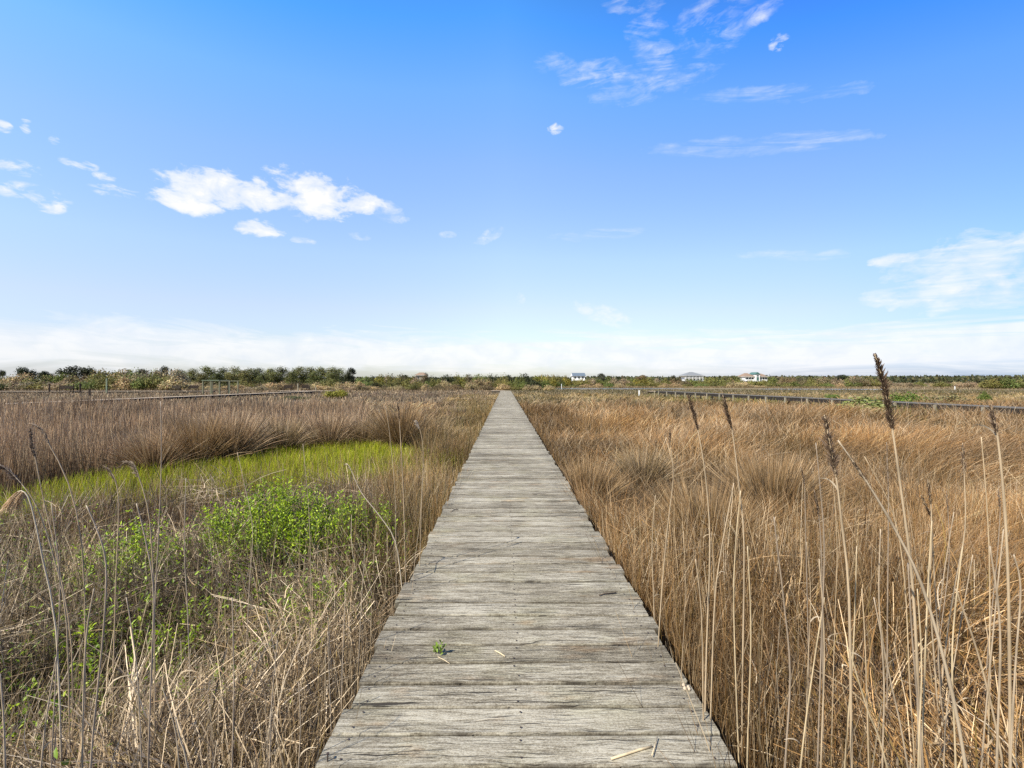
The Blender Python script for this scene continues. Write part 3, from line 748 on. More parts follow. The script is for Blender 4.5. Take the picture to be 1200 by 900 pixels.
def reed(ctrl, d, lab, r=.0042, col=(.50, .42, .31), plume=None, leaf=0, name='plumed_reed', group=None, dl=.0, cat='reed', sd=0):
    """ctrl: photo points from the tip down; the stalk carries on down to the marsh"""
    rd = random.Random(sd + 100)
    P = []
    for j, (px, py) in enumerate(ctrl):
        dd = d + dl * (len(ctrl) - 1 - j) / max(len(ctrl) - 1, 1)
        P.append(np.array(at(px, py, dd)))
    last, prev = P[-1], P[-2]
    dv = last - prev; dv = dv / max(-dv[2], .05)
    z = last[2]
    if z > .05:
        P.append(last + dv * np.array([.7, .7, 1]) * (z * .5)); q = P[-1]
        P.append(np.array([q[0] + dv[0] * .4 * q[2], q[1] + .02, 0.0]))
    P = P[::-1]; base = P[0].copy(); base[2] = 0
    P = [p - base for p in P]
    root = empty(name, tuple(base), lab, cat, group)
    pts = curve_pts(P, 26)
    if plume:
        k, fat, n, pc, hang, fl = plume
        seg = curve_pts(P[len(P) - 1 - k:] if k > 0 else P[-2:], 10)
        link('plume', plume_mesh(seg, fat, n, pc, hang, sd, fl), root)
    link('stem', stalk_mesh(pts, r, r * (.35 if plume else .5), col, sd), root)
    for j in range(leaf):
        t = rd.uniform(.3, .75); p = pts[int(t * (len(pts) - 1))]
        a = rd.uniform(0, 6.28); n1 = 1
        L = rd.uniform(.05, .09); D = unit(np.array([[math.cos(a) * .45, math.sin(a) * .4, .9]]))
        r_ = ribbons(np.array([p]), D, np.array([L]), np.array([[math.cos(a) * .25, .0, -.55]]), np.array([.005]), np.array([[.45, .36, .25]]), np.array([[.5, .42, .3]]), 5, .8)
        link('dry_leaf', np_mesh('dry_leaf', *r_, [M_GRASS]), root)
    return root
DK = (.125, .080, .050); MD = (.19, .13, .085); LT = (.50, .38, .26)
TANC = (.40, .305, .195); PALE = (.45, .36, .25); GREY = (.27, .21, .15)
PG, PR = 'plumed reeds right of the boardwalk', 'plumed reeds left of the boardwalk'
# right side: (points from tip down), depth, label, plume = (control spans, fatness, spikelets, colour, hang, fluff)
reed([(1025, 415), (1036, 452), (1046, 505), (1056, 575), (1067, 660), (1074, 760), (1078, 900)], 1.25, 'tallest reed right of the boardwalk with a thick dark brown plume against the sky', .0048, TANC, (2, .018, 800, DK, (.05, 0), 1.0), 1, group=PG, sd=1)
reed([(806, 462), (811, 480), (818, 505), (827, 560), (832, 640), (828, 760)], 1.85, 'slim dark plumed reed, left one of the near pair right of the boardwalk', .0038, TANC, (2, .016, 420, DK, (.1, 0), .8), 0, group=PG, sd=2)
reed([(847, 463), (852, 482), (858, 504), (866, 570), (872, 640), (870, 800)], 1.85, 'slim dark plumed reed, right one of the near pair right of the boardwalk', .0040, TANC, (2, .016, 420, DK, (-.05, 0), .8), 0, group=PG, sd=3)
reed([(785, 503), (785, 513), (786, 525), (789, 560), (782, 620), (775, 700)], 2.3, 'short dark tufted reed nearest the boardwalk edge on the right', .0032, TANC, (2, .011, 200, DK, (0, 0), .8), 0, group=PG, sd=4)
reed([(966, 486), (972, 518), (980, 560), (986, 610), (995, 700), (998, 900)], 1.3, 'reed with a long loose open brown plume left of the tallest reed', .0045, TANC, (2, .020, 420, MD, (0, .05), 1.3), 1, group=PG, sd=5)
reed([(1039, 518), (1040, 545), (1041, 572), (1041, 620), (1040, 720)], 1.9, 'thin short plumed reed right under the tallest plume', .0030, GREY, (2, .009, 180, MD, (0, 0), .7), 0, group=PG, sd=6)
reed([(938, 546), (941, 557), (943, 570), (944, 620), (946, 700)], 2.1, 'short reed with a tiny dark tuft in the middle of the field', .0028, GREY, (2, .009, 130, DK, (0, 0), .8), 0, group=PG, sd=7)
reed([(954, 574), (957, 588), (960, 607), (963, 660), (964, 760)], 1.8, 'short dark tufted reed just below the tiny tuft', .0030, GREY, (2, .011, 170, DK, (0, 0), .9), 0, group=PG, sd=8)
reed([(1128, 519), (1129, 536), (1130, 557), (1131, 620), (1120, 680), (1108, 760)], 1.8, 'brown plumed reed bending left at its foot near the right photo edge', .0034, TANC, (2, .011, 230, MD, (0, 0), .8), 0, group=PG, sd=9)
reed([(1161, 474), (1164, 490), (1169, 512), (1177, 590), (1182, 700), (1184, 900)], 1.2, 'thick stalked reed with a small bent brown plume at the right photo edge', .0046, TANC, (2, .010, 240, (.26, .18, .12), (-.15, .05), 1.1), 1, group=PG, sd=10)
reed([(1087, 562), (1089, 577), (1091, 592), (1092, 630), (1090, 700), (1098, 820)], 1.7, 'small dark reed plume pair, upright one', .0032, TANC, (2, .010, 170, DK, (0, 0), .8), 0, group=PG, sd=11)
reed([(1079, 580), (1085, 592), (1091, 606), (1094, 660), (1100, 760)], 1.72, 'small dark reed plume pair, one tilted to the left', .0030, TANC, (2, .010, 170, DK, (0, 0), .8), 0, group=PG, sd=12)
reed([(982, 516), (1003, 546), (1024, 578), (1052, 626), (1080, 685), (1108, 780), (1132, 900)], 1.12, 'reed leaning strongly left with its narrow plume laid along the stalk', .0046, PALE, (2, .009, 260, (.17, .12, .08), (.05, 0), .5), 0, group=PG, sd=13)
reed([(1109, 575), (1110, 588), (1111, 600), (1112, 660), (1100, 760)], 2.2, 'faint little brown plume between the pair and the bending reed', .0028, GREY, (2, .008, 120, MD, (0, 0), .8), 0, group=PG, sd=14)
reed([(1170, 573), (1171, 585), (1172, 600), (1168, 660), (1158, 760)], 2.0, 'thin brown plumed reed left of the thick stalk at the right edge', .0028, GREY, (2, .008, 140, MD, (0, 0), .8), 0, group=PG, sd=15)
# left side
reed([(13, 590), (15, 582), (21, 576), (29, 577), (37, 594), (50, 655), (66, 740), (72, 900)], 1.8, 'reed with a fluffy tan drooping plume at the left photo edge', .0036, (.56, .47, .34), (3, .034, 620, (.52, .38, .235), (-.12, -.95), 2.0), 0, group=PR, sd=21)
reed([(-12, 538), (8, 550), (26, 568), (44, 596), (62, 650), (78, 730), (82, 900)], 1.85, 'reed with a dark brown plume hanging to the left above the tan one', .0028, (.42, .33, .22), (2, .020, 520, (.13, .09, .065), (-.2, -.2), 1.0), 1, group=PR, sd=22)
reed([(34, 496), (43, 499), (52, 508), (58, 522), (80, 566), (96, 640), (100, 760), (98, 900)], 1.9, 'tall thin reed with a bent grey brown plume at the left', .0030, (.44, .33, .21), (3, .012, 300, (.24, .18, .135), (-.3, .05), .9), 0, group=PR, sd=23)
reed([(36, 502), (37, 518), (41, 536), (52, 590), (68, 660), (84, 760), (84, 900)], 2.0, 'reed with a thin brown upright plume behind the bent grey one', .0028, (.44, .33, .21), (2, .014, 300, (.16, .115, .085), (0, 0), 1.0), 0, group=PR, sd=24)
reed([(138, 549), (150, 542), (158, 546), (163, 560), (172, 590), (178, 640), (181, 740), (181, 900)], 1.9, 'reed whose plume droops left like a combed brush', .0030, (.44, .33, .21), (3, .017, 360, (.30, .23, .16), (-.75, .05), 1.0), 0, group=PR, sd=25)
reed([(121, 546), (128, 551), (136, 566), (139, 600), (136, 680)], 2.2, 'short reed with a small brown nodding plume near the brush plume', .0030, (.44, .33, .21), (2, .013, 240, (.24, .17, .11), (-.3, 0), 1.0), 0, group=PR, sd=26)
reed([(465, 470), (467, 481), (468, 494), (471, 540), (474, 620), (476, 720)], 3.1, 'dark brown cattail like reed behind the green shrub', .0045, TANC, (2, .015, 260, DK, (0, 0), .6), 0, group=PR, sd=27)
reed([(487, 493), (489, 497), (492, 503), (496, 530), (494, 590), (492, 660)], 3.3, 'reed with a small white fluffy tip right of the dark cattail', .0040, TANC, (2, .018, 160, (.60, .52, .42), (-.2, 0), 1.3), 0, group=PR, sd=28)
reed([(404, 544), (408, 545), (412, 552), (424, 578), (446, 606), (463, 634), (470, 680)], 3.0, 'bent pale reed with a frayed tip over the green shrub', .0042, (.56, .47, .34), (2, .012, 120, (.52, .42, .30), (-.2, 0), 1.2), 0, group=PR, sd=29)
# bare stalks
BR, BL = 'bare reed stalks right of the boardwalk', 'bare reed stalks left of the boardwalk'
LBR = 'bare pale dead reed stalk without a plume right of the boardwalk'
LBL = 'bare pale dead reed stalk without a plume left of the boardwalk'
right_bare = [([(956, 519), (961, 570), (966, 640), (963, 740), (958, 900)], 1.25), ([(907, 606), (912, 650), (918, 700), (926, 790), (920, 900)], 1.4), ([(1188, 650), (1196, 690), (1190, 780), (1184, 900)], 1.0),
    ([(860, 566), (846, 640), (838, 700), (834, 800)], 1.8), ([(868, 575), (862, 640), (860, 720), (866, 900)], 1.7), ([(945, 635), (950, 700), (946, 800)], 1.7),
    ([(1013, 535), (1046, 600), (1060, 680), (1066, 800), (1072, 900)], 1.3), ([(1150, 512), (1157, 600), (1160, 700), (1158, 900)], 1.5), ([(801, 622), (803, 700), (798, 800)], 2.0), 
    ([(976, 560), (981, 640), (978, 740), (974, 900)], 1.6), ([(1032, 620), (1030, 700), (1036, 800), (1034, 900)], 1.35), ([(1118, 600), (1104, 690), (1100, 780), (1112, 900)], 1.7),
    ([(1010, 690), (1014, 760), (1018, 900)], 1.15), ([(815, 655), (822, 720), (824, 830)], 1.8), ([(1140, 650), (1126, 730), (1110, 830), (1106, 900)], 1.25), 
    ([(966, 700), (952, 790), (938, 900)], 1.3), ([(768, 580), (764, 640), (766, 700)], 2.6), ([(1075, 690), (1080, 780), (1076, 900)], 1.05), ([(1160, 640), (1172, 740), (1168, 900)], 1.1),
    ([(1120, 690), (1150, 780), (1176, 900)], 1.2), ([(995, 760), (1016, 830), (1040, 900)], 1.1), ([(1064, 660), (1070, 760), (1082, 900)], 1.15), ([(1024, 700), (1042, 790), (1064, 900)], 1.1), ([(1092, 610), (1086, 720), (1080, 900)], 1.3), ([(960, 655), (966, 760), (962, 900)], 1.3), ([(1128, 640), (1116, 760), (1120, 900)], 1.2), ([(1176, 620), (1164, 740), (1150, 900)], 1.2), ([(1004, 640), (1000, 760), (990, 900)], 1.35), ([(876, 640), (880, 740), (876, 880)], 1.6)]
for i, (c, d) in enumerate(right_bare):
    reed(c, d, LBR, random.uniform(.0015, .0036), random.choice([TANC, (.44, .33, .20), (.46, .36, .22), (.36, .28, .19), GREY]), None, random.choice([0, 0, 1]), 'reed_stalk', BR, sd=40 + i)
left_bare = [([(101, 592), (114, 622), (124, 660), (122, 730), (112, 830), (106, 900)], 1.25), ([(278, 530), (287, 570), (296, 620), (292, 690)], 2.6), ([(188, 470), (189, 540), (186, 620), (182, 700)], 2.2), ([(160, 590), (172, 640), (180, 700), (176, 820)], 1.6),
    ([(60, 590), (70, 680), (66, 780), (60, 900)], 1.4), ([(355, 520), (362, 600), (364, 680)], 3.0), ([(0, 790), (4, 840), (6, 900)], 1.2), ([(66, 770), (56, 830), (48, 900)], 1.25), ([(205, 840), (212, 870), (220, 900)], 1.35), ([(190, 805), (204, 850), (210, 900)], 1.3), ([(218, 560), (216, 640), (220, 720)], 2.3),
    ([(110, 690), (100, 760), (96, 900)], 1.3), ([(452, 476), (458, 520), (463, 580), (464, 640)], 3.2), ([(405, 690), (402, 760), (400, 840)], 2.0), ([(325, 750), (318, 830), (316, 900)], 1.7), ([(272, 700), (274, 800), (272, 900)], 1.6), ([(384, 740), (386, 800), (388, 850)], 1.9), ([(428, 640), (424, 700), (420, 780)], 2.3),
    ([(495, 560), (492, 610), (486, 660)], 2.9), ([(350, 800), (352, 850), (350, 900)], 1.6), ([(148, 700), (160, 780), (166, 900)], 1.4)]
for i, (c, d) in enumerate(left_bare):
    reed(c, d, LBL, random.uniform(.0020, .0033), random.choice([(.42, .34, .25), PALE, (.48, .38, .27), (.38, .30, .22)]), None, random.choice([0, 0, 1]), 'reed_stalk', BL, sd=90 + i)

# ------------------------------------------------------------------ far trees and shrubs
def crown_mesh(sd, lobes, n, leaf, name='crown', gaps=.0, up=.35):
    """leaf clumps spread through the volume of several lobes"""
    r = np.random.default_rng(sd); lobes = np.array(lobes, float); m_ = len(lobes)
    vol = lobes[:, 3] * lobes[:, 4] * lobes[:, 5]; i = r.choice(m_, n, p=vol ** .75 / (vol ** .75).sum())
    u = unit(r.normal(0, 1, (n, 3))); rad = r.random(n) ** .40
    bump = 1 + .22 * np.sin(u[:, 0] * 7 + i * 2.1) * np.sin(u[:, 2] * 6 + i) + r.normal(0, .10, n)
    P = lobes[i, :3] + u * (rad * bump)[:, None] * lobes[i, 3:6]
    k = P[:, 2] > .03; P, u, i = P[k], u[k], i[k]; n = len(P)
    N = unit(u + r.normal(0, .7, (n, 3)) + [0, 0, up]); a = unit(np.cross(N, r.normal(0, 1, (n, 3)))); b = np.cross(N, a)
    s = leaf * (.5 + .8 * r.random(n))
    V = np.stack([P + a * s[:, None] * .6, P + b * s[:, None] * .5, P - a * s[:, None] * .6, P - b * s[:, None] * .4], 1).reshape(-1, 3)
    Q = np.arange(n * 4).reshape(n, 4)
    clump = .72 + .56 * r.random(m_); c = (clump[i] * (.80 + .4 * r.random(n)))[:, None] * (np.array([1, 1, 1]) + r.normal(0, .07, (n, 3)))
    return np_mesh(name, V, Q, np.repeat(np.clip(c, .1, 3), 4, 0), [M_CROWN])

def trunk_mesh(sd, h, r0, limbs):
    rd = random.Random(sd); mb = MB()
    lean = rd.uniform(-.1, .1) * h
    mb.tube([(0, 0, -.1), (lean * .3, 0, h * .4), (lean, rd.uniform(-.1, .1), h * .85)], [r0, r0 * .75, r0 * .4], 7)
    for (x, y, z, *_) in limbs:
        mb.tube([(lean * .4, 0, h * rd.uniform(.3, .55)), (x * .55, y * .55, z * .8), (x, y, z)], [r0 * .5, r0 * .32, r0 * .12], 5)
    return mb.mesh('trunk', M_BARK, True)

PROTO = {}
def shrub_proto(key, sd, nl, wid, h, n, leaf):
    rd = random.Random(sd); lobes = []
    for k in range(nl):
        a = rd.uniform(0, 6.28); q = rd.random() ** .6; x, y = math.cos(a) * q * wid * .36, math.sin(a) * q * wid * .36
        s = rd.uniform(.20, .34) * wid; zt = h * (1 - .45 * q) * rd.uniform(.55, 1.0)
        sz = max(.18 * h, min(.30 * h, zt * .5)); lobes.append((x, y, max(zt - sz, sz * .6), s, s, sz))
    for k in range(5):
        a = k * 1.25; lobes.append((math.cos(a) * wid * .27, math.sin(a) * wid * .27, h * .18, wid * .22, wid * .22, h * .2))
    PROTO[key] = (crown_mesh(sd, lobes, n, leaf), trunk_mesh(sd, h * .7, .05, lobes[:5]))
for k in range(5): shrub_proto('shrub%d' % k, 300 + k, 10, 4.0, 3.0, 3200, .20)
def pine_proto(key, sd, h, wid, nl, n):
    rd = random.Random(sd); lobes = []
    for k in range(nl):
        f = k / (nl - 1); z = h * (.24 + .73 * f); a = rd.uniform(0, 6.28); q = (1 - f * .92) ** .6 * wid * .30
        s = wid * rd.uniform(.22, .31) * (1.15 - .40 * f)
        lobes.append((math.cos(a) * q, math.sin(a) * q, z - .09 * h, s * 1.15, s * 1.15, h * rd.uniform(.11, .16)))
    PROTO[key] = (crown_mesh(sd, lobes, n, .21, up=.6), trunk_mesh(sd, h, .14, lobes[:6]))
for k in range(5): pine_proto('pine%d' % k, 400 + k, 7.0, 5.0, 13, 4200)
def oak_proto(key, sd):
    rd = random.Random(sd); lobes = []
    for k in range(10):
        a = rd.uniform(0, 6.28); q = rd.random() ** .6 * 2.0; z = 4.2 - q * .6 - (k % 3) * .85 + rd.uniform(-.4, .3)
        s = rd.uniform(.8, 1.25); lobes.append((math.cos(a) * q, math.sin(a) * q, z, s, s, s * .62))
    PROTO[key] = (crown_mesh(sd, lobes, 3600, .20, up=.5), trunk_mesh(sd, 4.2, .13, lobes[:7]))
for k in range(3): oak_proto('oak%d' % k, 500 + k)

def tree(key, px, d, ptop, wpx, col, name, lab, cat, group, base=0.0):
    h = CAMZ + (447 - ptop) / F * d - base; wm = wpx / F * d
    cr, tr = PROTO[key]; X = (px - 592) / F * d
    hp = max(v.co.z for v in cr.vertices) if key not in HP else HP[key]; HP[key] = hp
    wp = {'s': 4.0, 'p': 4.6, 'o': 5.2}[key[0]]
    root = empty(name, (X, d, base), lab, cat, group, random.uniform(0, 6.28)); root.scale = (wm / wp, wm / wp, h / hp)
    c = link('crown', cr, root); k = random.uniform(.85, 1.18)
    k *= .86; c.color = (col[0] * k * random.uniform(.93, 1.07), col[1] * k, col[2] * k, 1)
    link('trunk', tr, root); return root
HP = {}
random.seed(21)
PINEC = (.135, .142, .046); DARK = (.056, .060, .024); OLV = (.195, .180, .055); GRN = (.145, .165, .045); TANS_ = (.42, .32, .165); GRY = (.32, .25, .15); YEL = (.23, .200, .040); BRN = (.19, .145, .075)

# grove of pines on the left
gx = [(226, 431, 20), (243, 428, 24), (262, 429, 20), (276, 428, 24), (293, 430, 20), (303, 430, 18), (317, 430, 20), (331, 428, 24), (346, 430, 20), (352, 428, 18), (364, 429, 22), (377, 429, 22), (388, 428, 22), (398, 430, 22), (212, 432, 20), (286, 433, 20), (322, 434, 20), (340, 434, 18), (235, 435, 18), (255, 436, 18), (370, 434, 20), (268, 435, 18), (392, 435, 20), (308, 436, 18)]
for i, (px, pt, wp) in enumerate(gx):
    tree('pine%d' % (i % 5), px, 132 - (pt > 432) * 8 + random.uniform(-3, 3), pt, wp * 1.1, PINEC if i % 3 else (.17, .165, .055), 'pine_tree', 'dark green pine in the dense grove left of the boardwalk end', 'tree', 'pines of the left grove')
tree('oak0', 413, 122, 430, 19, DARK, 'pine_tree', 'darkest bushy tree at the right end of the pine grove', 'tree', None)
for px, pt, wp, k, lab in [(1, 433, 14, 0, 'dark spreading tree cut by the left photo edge'), (32, 429.5, 26, 1, 'dark wind shaped tree, second from the left photo edge'), (54, 434, 20, 2, 'small dark flat tree left of the widest dark tree'),
                           (88, 428, 38, 1, 'widest dark tree standing above the left thicket'), (110, 433, 12, 0, 'narrow dark tree touching the widest dark tree'), (117, 433.5, 8, 2, 'tiny dark treetop right of the narrow dark tree'), (191, 428, 17, 0, 'round dark treetop poking above the green dune thicket'), (165, 431, 14, 2, 'low dark treetop left of the round one')]:
    tree('oak%d' % k, px, 120, pt, wp, DARK if k != 1 else (.045, .052, .022), 'dark_tree', lab, 'tree', None)
# thicket rows
def row(x0, x1, step, d0, d1, ptop, wpx, cols, name, lab, group, ws=None, jt=1.5, base=0.):
    x = x0
    while x < x1:
        d = random.uniform(d0, d1); pt = ptop(x) + random.uniform(-jt * .6, jt)
        tree('shrub%d' % random.randrange(5), x, d, pt, wpx * random.uniform(.75, 1.25), random.choices(cols, ws)[0], name, lab, 'shrub', group, base)
        x += step * random.uniform(.75, 1.25)
HOUSES = (678.5, 813.5, 887)
lt = lambda x: (3.0 if any(abs(x - q) < 15 for q in HOUSES) else 0.0) + np.interp(x, [0, 60, 100, 120, 150, 215, 260, 420, 430, 470, 560, 640, 700, 760, 1000], [437, 437, 436, 432.5, 430.5, 430.5, 440, 441.5, 438.6, 437.4, 436.4, 438.4, 440.4, 440.6, 440.6])
G1, G2, G3, G4 = 'shrubs of the left dune thicket', 'tan bushes along the thicket foot', 'shrubs behind the boardwalk end', 'shrubs beyond the creek'
row(-60, 218, 13, 108, 116, lt, 26, [OLV, GRN, BRN, GRY, TANS_], 'thicket_shrub', 'olive or brown shrub in the dune thicket on the far left', G1, [.34, .26, .2, .08, .12])
row(-60, 215, 15, 100, 105, lambda x: lt(x) + 8, 26, [OLV, TANS_, GRN, GRY], 'thicket_shrub', 'olive or brown shrub in the dune thicket on the far left', G1, [.36, .28, .22, .14])
row(120, 215, 20, 116, 121, lambda x: 431.5, 24, [BRN, OLV, GRY], 'thicket_shrub', 'olive or brown shrub in the dune thicket on the far left', G1)
row(222, 430, 13, 108, 114, lambda x: 446, 20, [TANS_, OLV, GRY, BRN], 'tan_bush', 'low tan or olive bush in front of the pine grove', G2, [.42, .26, .2, .12], 2.5)
row(222, 430, 16, 99, 104, lambda x: 451, 20, [TANS_, BRN, GRY], 'tan_bush', 'low tan or olive bush in front of the pine grove', G2, [.6, .2, .2], 2)
row(428, 650, 9, 124, 134, lambda x: lt(x), 17, [OLV, YEL, GRN, DARK, GRY, BRN], 'far_shrub', 'mixed olive shrub in the thicket behind the boardwalk end', G3, [.3, .14, .2, .16, .1, .1], 2.5)
row(428, 650, 12, 112, 118, lambda x: lt(x) + 6, 18, [OLV, GRN, TANS_, DARK], 'far_shrub', 'mixed olive shrub in the thicket behind the boardwalk end', G3, [.4, .26, .2, .14], 2)
row(434, 650, 16, 104, 109, lambda x: lt(x) + 12, 17, [TANS_, BRN, OLV], 'tan_bush', 'low tan bush at the thicket foot behind the boardwalk end', 'tan bushes behind the boardwalk end', None, 1.5)
row(640, 1010, 10, 165, 178, lambda x: lt(x), 15, [OLV, GRN, YEL, BRN, GRY], 'far_shrub', 'olive green shrub in the thicket beyond the creek', G4, [.38, .26, .1, .14, .12], 1.4)
row(640, 1010, 13, 152, 160, lambda x: lt(x) + 6, 15, [OLV, TANS_, GRN], 'far_shrub', 'olive green shrub in the thicket beyond the creek', G4, [.4, .34, .26], 2)
for px, d, pt, wp, key, col, lab in [(476, 136, 438.5, 12, 'oak2', DARK, 'dark treetop left of the brown roofed house'), (502, 132, 437.5, 10, 'shrub1', DARK, 'dark bushy treetop just right of the brown roofed house'), (536, 138, 437, 8, 'shrub3', DARK, 'thin dark treetop in the thicket left of the boardwalk end'),
        (595, 140, 438.5, 8, 'oak1', DARK, 'dark little treetop right behind the boardwalk end'), (707, 182, 437, 19, 'oak0', (.085, .082, .055), 'round open crowned tree right of the blue roofed house'), (752, 182, 438.8, 17, 'oak2', BRN, 'brown round treetop between the blue roofed and hip roofed houses'),
        (790, 176, 439, 7, 'oak1', DARK, 'small dark tree close left of the hip roofed house'), (797, 178, 440, 6, 'shrub2', BRN, 'small brown tree touching the hip roofed house'), (862, 172, 439.5, 16, 'oak1', (.15, .14, .05), 'pale round tree left of the tan roofed house'), (856, 168, 442, 12, 'shrub4', TANS_, 'tan bush below the pale round tree'),
        (985, 200, 438.5, 22, 'oak2', (.06, .065, .03), 'dark mound of trees left of the tallest plume'), (1000, 196, 440, 18, 'shrub0', GRY, 'grey bush beside the dark mound of trees'), (1020, 190, 440, 16, 'shrub2', OLV, 'olive bush just behind the tallest plume'),
        (1133, 150, 446, 20, 'shrub1', GRY, 'grey brown bush in the tan field on the right'), (1105, 160, 445, 18, 'shrub3', OLV, 'dark olive bush in the tan field on the right'), (1165, 128, 441.5, 24, 'shrub4', OLV, 'olive bush, left one of three near the right photo edge'), (1182, 126, 441, 22, 'shrub2', GRN, 'green bush, middle one of three near the right photo edge'), (1202, 128, 442, 26, 'shrub0', OLV, 'olive bush cut by the right photo edge')]:
    tree(key, px, d, pt, wp, col, 'far_tree' if key[0] == 'o' else 'far_shrub', lab, 'tree' if key[0] == 'o' else 'shrub', None)
row(1225, 1330, 18, 125, 140, lambda x: 443, 22, [OLV, GRN], 'far_shrub', 'olive shrub outside the right photo edge', 'shrubs past the right edge')
row(1010, 1160, 15, 165, 185, lambda x: 446.5, 15, [TANS_, BRN, OLV, GRY], 'tan_bush', 'low tan or olive bush on the flat beyond the right walkway', 'low bushes on the right flat', [.4, .2, .26, .14], 2)
# green plants in the marsh
for px, d, pt, wp, key, col, lab in [(395, 56, 456, 26, 'shrub0', (.20, .19, .03), 'round yellow green bush in the dead marsh below the pine grove'), (388, 57, 459, 14, 'shrub2', TANS_, 'tan twiggy bush leaning on the yellow green bush'), (345, 52, 463, 30, 'shrub3', (.10, .12, .035), 'low dark green rushes in the reeds below the benches'),
        (1063, 40, 457.5, 34, 'shrub1', (.13, .19, .035), 'bright green bush behind the right walkway'), (1012, 30, 461.5, 72, 'shrub4', (.22, .22, .07), 'green reedy growth swallowing the right walkway'), (1153, 44, 457, 14, 'shrub2', (.14, .19, .04), 'small green bush behind the right walkway'),
        (975, 52, 461, 16, 'shrub0', (.13, .17, .04), 'small green tuft left of the reedy growth'), (833, 62, 459, 8, 'shrub3', (.15, .2, .03), 'tiny bright green tuft by the middle of the right walkway'), (1110, 38, 461, 50, 'shrub2', (.24, .21, .09), 'pale olive bush behind the right walkway')]:
    tree(key, px, d, pt, wp, col, 'marsh_bush', lab, 'bush', None)
# the far wooded skyline: one mass
def far_wood():
    n = 26000; x = rng.uniform(-300, 900, n); y = 420 + rng.random(n) * 60
    top = (CAMZ + (447 - np.interp(x / y * F + 592, [0, 600, 900, 1200], [443.5, 443.5, 442.2, 442.0])) / F * y) * (.72 + .5 * fbm(x * .06, y * .02, 15, 3))
    P = np.stack([x, y, top * rng.random(n) ** .8], 1)
    D = dirs(n, np.abs(rng.normal(0, .8, n))); L = 1.1 + 1.2 * rng.random(n)
    c = pick(n, [(.06, .07, .03), (.08, .088, .035), (.10, .10, .05)])
    return ribbons(P, D, L, np.zeros((n, 3)), 1.4 + rng.random(n) * 1.2, c, c, 1, .4)
V, Q, C = far_wood(); tag(link('far_wood', np_mesh('far_wood', V, Q, C, [M_GRASS])), 'low dark wooded skyline far behind the right marsh', 'woods', None, 'stuff')

# ------------------------------------------------------------------ side walkways
def walkway(name, A, B, z, wdt, lab, deckmat, fascia=.28, spacing=2.44, mats=(M_POST, M_BEAM)):
    A = np.array(A, float); B = np.array(B, float); L = np.linalg.norm(B - A); rz = math.atan2(B[1] - A[1], B[0] - A[0])
    root = empty(name, (A[0], A[1], 0), lab, 'boardwalk', None, rz)
    m = MB(); k = 0.0; rd = random.Random(5)
    while k < L:
        m.box((k + .07, 0, z - .02 + rd.uniform(-.003, .003)), (.140, wdt + rd.uniform(-.03, .03), .038)); k += .147
    m.build('deck', deckmat, root)
    for s in (-1, 1):
        MB().box((L / 2, s * (wdt / 2 - .05), z - .042 - fascia / 2), (L, .05, fascia)).build('stringer', M_BEAM, root)
    k = .5; i = 0
    while k < L:
        for s in (-1, 1):
            MB().box((k + (0 if s < 0 else spacing / 2), s * (wdt / 2 + .03), z / 2 - .06), (.12, .10, z + .02)).build('post', mats[0] if s > 0 else mats[i % 2 if s < 0 else 0], root)
        k += spacing; i += 1
    return root
walkway('side_walkway', (28.0, 8), (21.95, 64), DECK + .02, 1.3, 'long dark sided boardwalk on posts crossing the marsh at the right', plain('dull_deck_timber', (.12, .108, .09), .85, .25, 3))
walkway('side_walkway', (-40.3, 8), (-33.9, 80), .42, 1.2, 'pale low boardwalk running through the reeds at the left', M_PALE, .20)
lp = walkway('cross_walkway', (-110, 76), (-52, 80.5), .42, 1.5, 'low walkway crossing behind the left reeds with the benches', M_PALE, .22)
w2 = walkway('end_platform', (-40, 80.6), (-31, 80.6), .44, 2.2, 'pale bench platform where the left boardwalk ends', M_PALE, .2)
w3 = walkway('creek_platform', (20.9, 65.6), (23.3, 65.6), .70, 1.5, 'short white landing where the right boardwalk meets the creek', M_PALE, .2)

def bench(px, d, z, wid, rz, lab, mat=M_BROWN, hb=.95):
    root = empty('bench', ((px - 592) / F * d, d, z), lab, 'bench', 'benches on the left platforms', rz)
    m = MB()
    for k in range(4): m.box((0, -.18 + k * .12, .46), (wid, .10, .04))
    m.build('seat', mat, root)
    m = MB()
    for k in range(3): m.box((0, .26 + k * .03, .56 + k * .17), (wid, .04, .16))
    m.build('backrest', mat, root)
    for x in (-wid / 2 + .08, wid / 2 - .08):
        for y, h in ((-.2, .44), (.30, hb)):
            MB().box((x, y, h / 2), (.09, .09, h)).build('leg', mat, root)
    return root
bench(76, 77.2, .42, 2.5, 0, 'widest dark brown bench at the far left', hb=1.25)
bench(205, 80, .42, 1.6, 0, 'grey brown bench, left one of the pair left of the pergola', plain('bench_timber', (.04, .03, .02), .85))
bench(226, 80, .42, 1.6, 0, 'dark brown bench just left of the green pergola')
bench(337, 81, .44, 1.5, 0, 'dark bench on the left half of the end platform')
bench(358, 81, .44, 1.5, 0, 'dark bench on the right half of the end platform')
